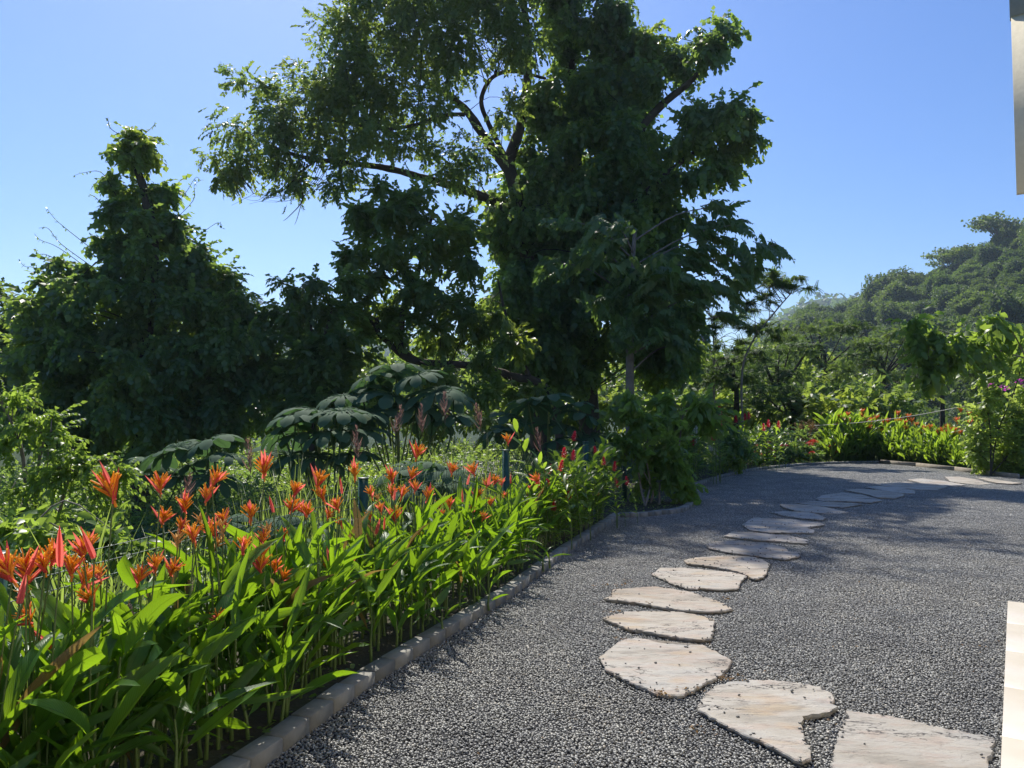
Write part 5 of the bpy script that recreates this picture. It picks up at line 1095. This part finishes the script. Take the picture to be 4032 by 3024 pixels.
PAL = [('big leaved shrub in the centre, its highest umbrella leaf against the dark trees', 1560, 12.0, [(1560,1460,1.1),(1470,1490,.9),(1640,1480,.9),(1420,1540,.95),(1720,1540,1.0),(1790,1560,.8),(1540,1560,1.1),(1640,1600,1.1),(1350,1560,.8),(1480,1620,.9),(1700,1640,.9),(1780,1640,.8)]),
       ('big leaved shrub left of the centre one, leaves hanging in a skirt', 1270, 11.0, [(1250,1620,1.0),(1160,1640,.95),(1340,1620,.95),(1110,1700,.8),(1200,1710,1.0),(1300,1700,1.0),(1400,1700,.9),(1430,1640,.7),(1130,1790,.9),(1250,1800,.95),(1370,1790,.9)]),
       ('dark shrub with one perfect round umbrella leaf, in front of the vine cone', 800, 12.5, [(820,1740,1.05),(700,1760,.85),(640,1790,.8),(760,1830,1.0),(620,1820,.9),(900,1790,.7),(560,1870,.8),(700,1880,.9),(850,1880,.9)]),
       ('big leaved shrub with pale drooping leaves behind the red gingers', 2150, 13.5, [(2160,1570,1.0),(2080,1590,.9),(2250,1600,.9),(2020,1640,.8),(2130,1660,1.0),(2230,1680,.9),(2310,1640,.9),(1960,1700,.8),(2040,1720,.9),(2180,1740,.9),(2330,1720,.8)]),
       ('low big leaved plant with glossy white lit leaves just behind the fence', 1650, 8.8, [(1560,1860,.55),(1640,1850,.55),(1700,1830,.5),(1760,1850,.55),(1600,1930,.5),(1720,1910,.55),(1800,1900,.5)]),
       ('low big leaved plant with glossy lit leaves behind the fence, nearer the first post', 1050, 7.0, [(900,2060,.5),(1030,2060,.5),(1130,2040,.45),(1220,2060,.5),(1060,2130,.5),(1180,2140,.5),(960,2130,.45)])]
for lab, px, D, lv in PAL:
    b0 = ground_under(px, D); root = thing('big_leaved_shrub', lab, 'shrub', tuple(b0), 0, 'shrubs with big umbrella leaves'); g = Geo()
    top = W(lv[0][0], lv[0][1] + 60, D) - b0; tube(g, [(0, 0, 0), top * .5 + [0.05, 0, 0], top], .04, .02, 6, 3)
    for x_, y_, s in lv:
        p = W(x_, y_, D + random.uniform(-.5, .4)) - b0
        o = link('leaf', PM[random.randrange(4)], root); o.location = p; o.scale = (s * 1.3,) * 3; o.rotation_euler = (random.gauss(.15, .2), random.gauss(0, .2) + (p[0]) * .12, random.uniform(0, 6.28))
        q = p * [.3, .3, .55]; tube(g, [q, (q + p) / 2 + [0, 0, -.05], p], .014, .008, 5, 3)
    g.build('stem', M['stem_green'], root, smooth=True)

# ------------------------------------------------------------------ grasses
def tuft(seed, n=30, L_=1.0, w=.004, spread=.22, bend=.3):
    r = np.random.default_rng(seed); g = Geo()
    for k in range(n):
        l = L_ * r.uniform(.55, 1.05); V, Fc, UV = blade(l, w, arc=bend * r.uniform(.2, 1.6), fold=.3, n=5, pet=0, wide=1, prof=lambda t: (1 - t) ** .6 + .15 * (t < .9))
        V = V[:, :]; a = r.uniform(0, 6.28); tl = abs(r.normal(0, spread)); Y = np.array([[math.cos(a) * tl, math.sin(a) * tl, 1.0]])
        place(g, (V, Fc, np.full(len(Fc), r.random()), np.zeros(len(Fc), int)), np.array([[r.normal(0, .04), r.normal(0, .04), 0]]), Y, np.array([[-math.cos(a), -math.sin(a), .3]]) + r.normal(0, .2, (1, 3)), 1.0)
    return g.mesh('blades', M['grass_blade'])
TF = [tuft(s) for s in range(3)]; TB = [tuft(10 + s, 26, 1.0, .012, .45, .75) for s in range(3)]
def plume_mesh(seed):
    r = np.random.default_rng(seed); g = Geo()
    for k in range(46):
        t = k / 46; a = r.uniform(0, 6.28); l = .16 * (1 - t) ** .7 * r.uniform(.6, 1.2) + .02; V, Fc, UV = blade(l, .0032, arc=-.5, fold=.1, n=3, pet=0, wide=1, prof=lambda t: 1 - .6 * t)
        place(g, (V, Fc, np.full(len(Fc), r.random()), np.zeros(len(Fc), int)), np.array([[.02 * t, 0, t * .36]]), np.array([[math.cos(a), math.sin(a), 1.1]]), ups(1, .2), 1.0)
    tube(g, [(0, 0, -.05), (.01, 0, .2), (.03, 0, .38)], .003, .0015, 3, 2)
    return g.mesh('plume', M['plume'])
PLM = [plume_mesh(s) for s in range(3)]
GR = [(1557,1653,9.0,1,'tall grass with the biggest reddish plume, before the central big leaved shrub'), (1663,1653,9.2,1,'tall grass with a leaning reddish plume, right of the biggest'), (1752,1602,9.6,1,'tallest grass tuft with a high thin plume'), (1894,1647,9.8,1,'grass with a narrow brown plume left of the farther post'),
      (1410,1745,8.2,1,'grass with a reddish plume left of the green post'), (987,1800,7.8,1,'grass with a wide feathery plume beside the vine cone'), (717,1952,6.6,1,'small grass with a dark plume low among the flowers at the left'), (2130,1740,9.9,1,'grass with a faint plume among the red gingers'),
      (1200,1730,8.0,0,'tall bare grass between the wide plume and the first post'), (1260,1780,7.6,0,'thin upright grass left of the green post'), (1830,1700,9.4,0,'dense upright grass near the farther post'), (1980,1720,9.8,0,'grass right behind the farther post'), (1500,1800,8.4,0,'sprawling grass behind the green post'), (1100,1820,7.0,0,'sprawling grass left of the first post flowers'), (1340,1800,7.4,0,'grass leaning over the fence by the green post')]
for px, py, D, pl, lab in GR:
    p = W(px, py, D); bz = float(terrain_z(np.array([p[0]]), np.array([p[1]]))[0]); root = thing('grass_tuft', lab, 'grass', (p[0], p[1], bz), random.uniform(0, 6.28), 'tall grasses behind the fence'); H = p[2] - bz
    for q in range(2):
        o = link('blades', TF[random.randrange(3)], root); o.scale = (1.3, 1.3, H * (.98 if not pl else .88)); o.location = (random.gauss(0, .08), random.gauss(0, .08), 0); o.rotation_euler = (0, 0, random.uniform(0, 6))
    if pl:
        s_ = link('stalk', STALK, root); s_.scale = (.7, .7, H - .1); o = link('plume', PLM[random.randrange(3)], root); o.location = (0, 0, H - .16); o.rotation_euler = (random.gauss(0, .12), random.gauss(0, .12), 0)
for px, py, D, lab in ((320,2010,4.6,'broad bladed grass arching over the fence, tallest at the left'), (450,2060,4.9,'broad bladed grass beside the leftmost tall flower'), (120,2060,4.4,'broad bladed grass near the left edge'), (220,2150,4.2,'broad bladed grass low at the left behind the flowers'), (520,2130,5.4,'broad bladed grass right of the leftmost tall flower'), (60,2250,3.8,'broad bladed grass behind the corner post'), (380,2260,4.2,'broad bladed grass pressed against the wires'),
                       (600,2200,5.2,'pale grass low behind the wires'), (900,2200,6.0,'pale grass behind the wires left of the post'), (1150,2180,6.4,'pale grass at the foot of the green post')):
    p = W(px, py, D); bz = float(terrain_z(np.array([p[0]]), np.array([p[1]]))[0]); root = thing('grass_tuft', lab, 'grass', (p[0], p[1], bz), random.uniform(0, 6.28), 'broad bladed grasses behind the fence'); H = (p[2] - bz) * 1.1
    for q in range(2): o = link('blades', TB[random.randrange(3)], root); o.scale = (H * .8, H * .8, H); o.rotation_euler = (0, 0, random.uniform(0, 6))

# ground cover under the heliconias and fallen bits
g = Geo(); n = 5200; P = np.stack([RNG.uniform(-4, 14, n * 12), RNG.uniform(1.2, 27, n * 12)], -1); dd = dist_yard(P); P = P[(dd > .1) & (dd < 1.7) & (np.abs(P[:, 0]) < .75 * P[:, 1] + .6)][:n]
m_ = len(P); place(g, leaf4(.38, .2), np.column_stack([P, np.full(m_, .05) + RNG.uniform(0, .05, m_)]), np.column_stack([RNG.normal(size=(m_, 2)), RNG.uniform(0, .6, m_)]), ups(m_, .4), RNG.uniform(.02, .05, m_), RNG.random(m_))
tag(g.build('ground_cover', M['bright_leaf']), 'tiny leafy weeds on the soil of the planting bed', 'weeds', kind='stuff')
g = Geo(); spots = [(2690,2340,12),(2550,2380,8),(2440,2305,8),(2720,2720,14),(2600,2735,22),(2860,2672,16),(2900,2678,8),(2440,2520,8),(2415,2410,14),(2860,2360,10),(2760,2875,10),(2470,2290,8),(3940,2530,4),(2360,2310,8),(2700,2510,6)]
for px, py, k in spots:
    c = G(px, py, .022); place(g, leaf4(.3, .3), c + np.column_stack([RNG.normal(0, .035, k), RNG.normal(0, .02, k), RNG.uniform(0, .02, k)]), RNG.normal(size=(k, 3)) * [1, 1, .4], ups(k, .5), RNG.uniform(.012, .03, k), RNG.random(k))
n = 800; P = np.stack([RNG.uniform(-1, 9, n * 3), RNG.uniform(3, 16, n * 3)], -1); P = P[inside(P)][:n]; k = len(P)
place(g, leaf4(.3, .3), np.column_stack([P, np.full(k, .018)]), RNG.normal(size=(k, 3)) * [1, 1, .2], ups(k, .3), RNG.uniform(.008, .022, k), RNG.random(k))
tag(g.build('fallen_leaves', M['dead_leaf']), 'dry fallen leaf and blossom scraps on the gravel', 'leaf litter', kind='stuff')

# ------------------------------------------------------------------ small fixtures
def spotlight(px, py, lab, sc, m_, tilt):
    p = gp(px, py); root = thing('garden_spotlight', lab, 'garden light', tuple(p)); root.scale = (sc,) * 3
    g = Geo(); tube(g, [(0, 0, 0), (0, 0, .2)], .012, .012, 6, 1); g.build('stake', M['black'], root)
    g = Geo(); tube(g, [(0, 0, -.06), (0, 0, .06)], .035, .045, 12, 1); tube(g, [(0, 0, .06), (0, 0, .061)], .045, .001, 12, 1); tube(g, [(0, 0, -.06), (0, 0, -.061)], .035, .001, 12, 1); o = g.build('lamp_head', M[m_], root); o.location = (0, 0, .24); o.rotation_euler = (tilt, .3, 0)
spotlight(2696, 1975, 'small black garden spotlight on the kerb bulb beside the shrub', 1.25, 'black', .2)
spotlight(2893, 1862, 'grey garden spotlight tilted in the shaded bed', 1.5, 'grey_metal', 1.0)
g = Geo(); A_p, B_p = W(3208, 1676, 27.3), W(3880, 1582, 23.5); P = [A_p + (B_p - A_p) * t + np.array([0, 0, -.14 * math.sin(math.pi * t)]) for t in np.linspace(0, 1, 9)]
tube(g, np.array(P), .013, .013, 5, 2); tag(g.build('rope', M['rope']), 'pale rope stretched above the far heliconia row', 'rope')

# ------------------------------------------------------------------ air
g = Geo(); box(g, -1900, 1900, -1900, 1900, -20, 190)
hz = g.build('haze', []); tag(hz, 'thin bluish air over the valley', 'haze', kind='stuff')
m_ = bpy.data.materials.new('haze'); m_.use_nodes = True; N = m_.node_tree.nodes; N.remove(N['Principled BSDF'])
pv = N.new('ShaderNodeVolumePrincipled'); pv.inputs['Color'].default_value = (0.66, 0.83, 1.0, 1); pv.inputs['Density'].default_value = 0.0003; pv.inputs['Anisotropy'].default_value = 0.45
m_.node_tree.links.new(pv.outputs[0], N['Material Output'].inputs['Volume']); hz.data.materials.append(m_)
tt = sum(len(o.data.polygons) for o in bpy.data.objects if o.type == 'MESH' and o.data.users == 1); print('tris unique', tt, 'objects', len(bpy.data.objects))
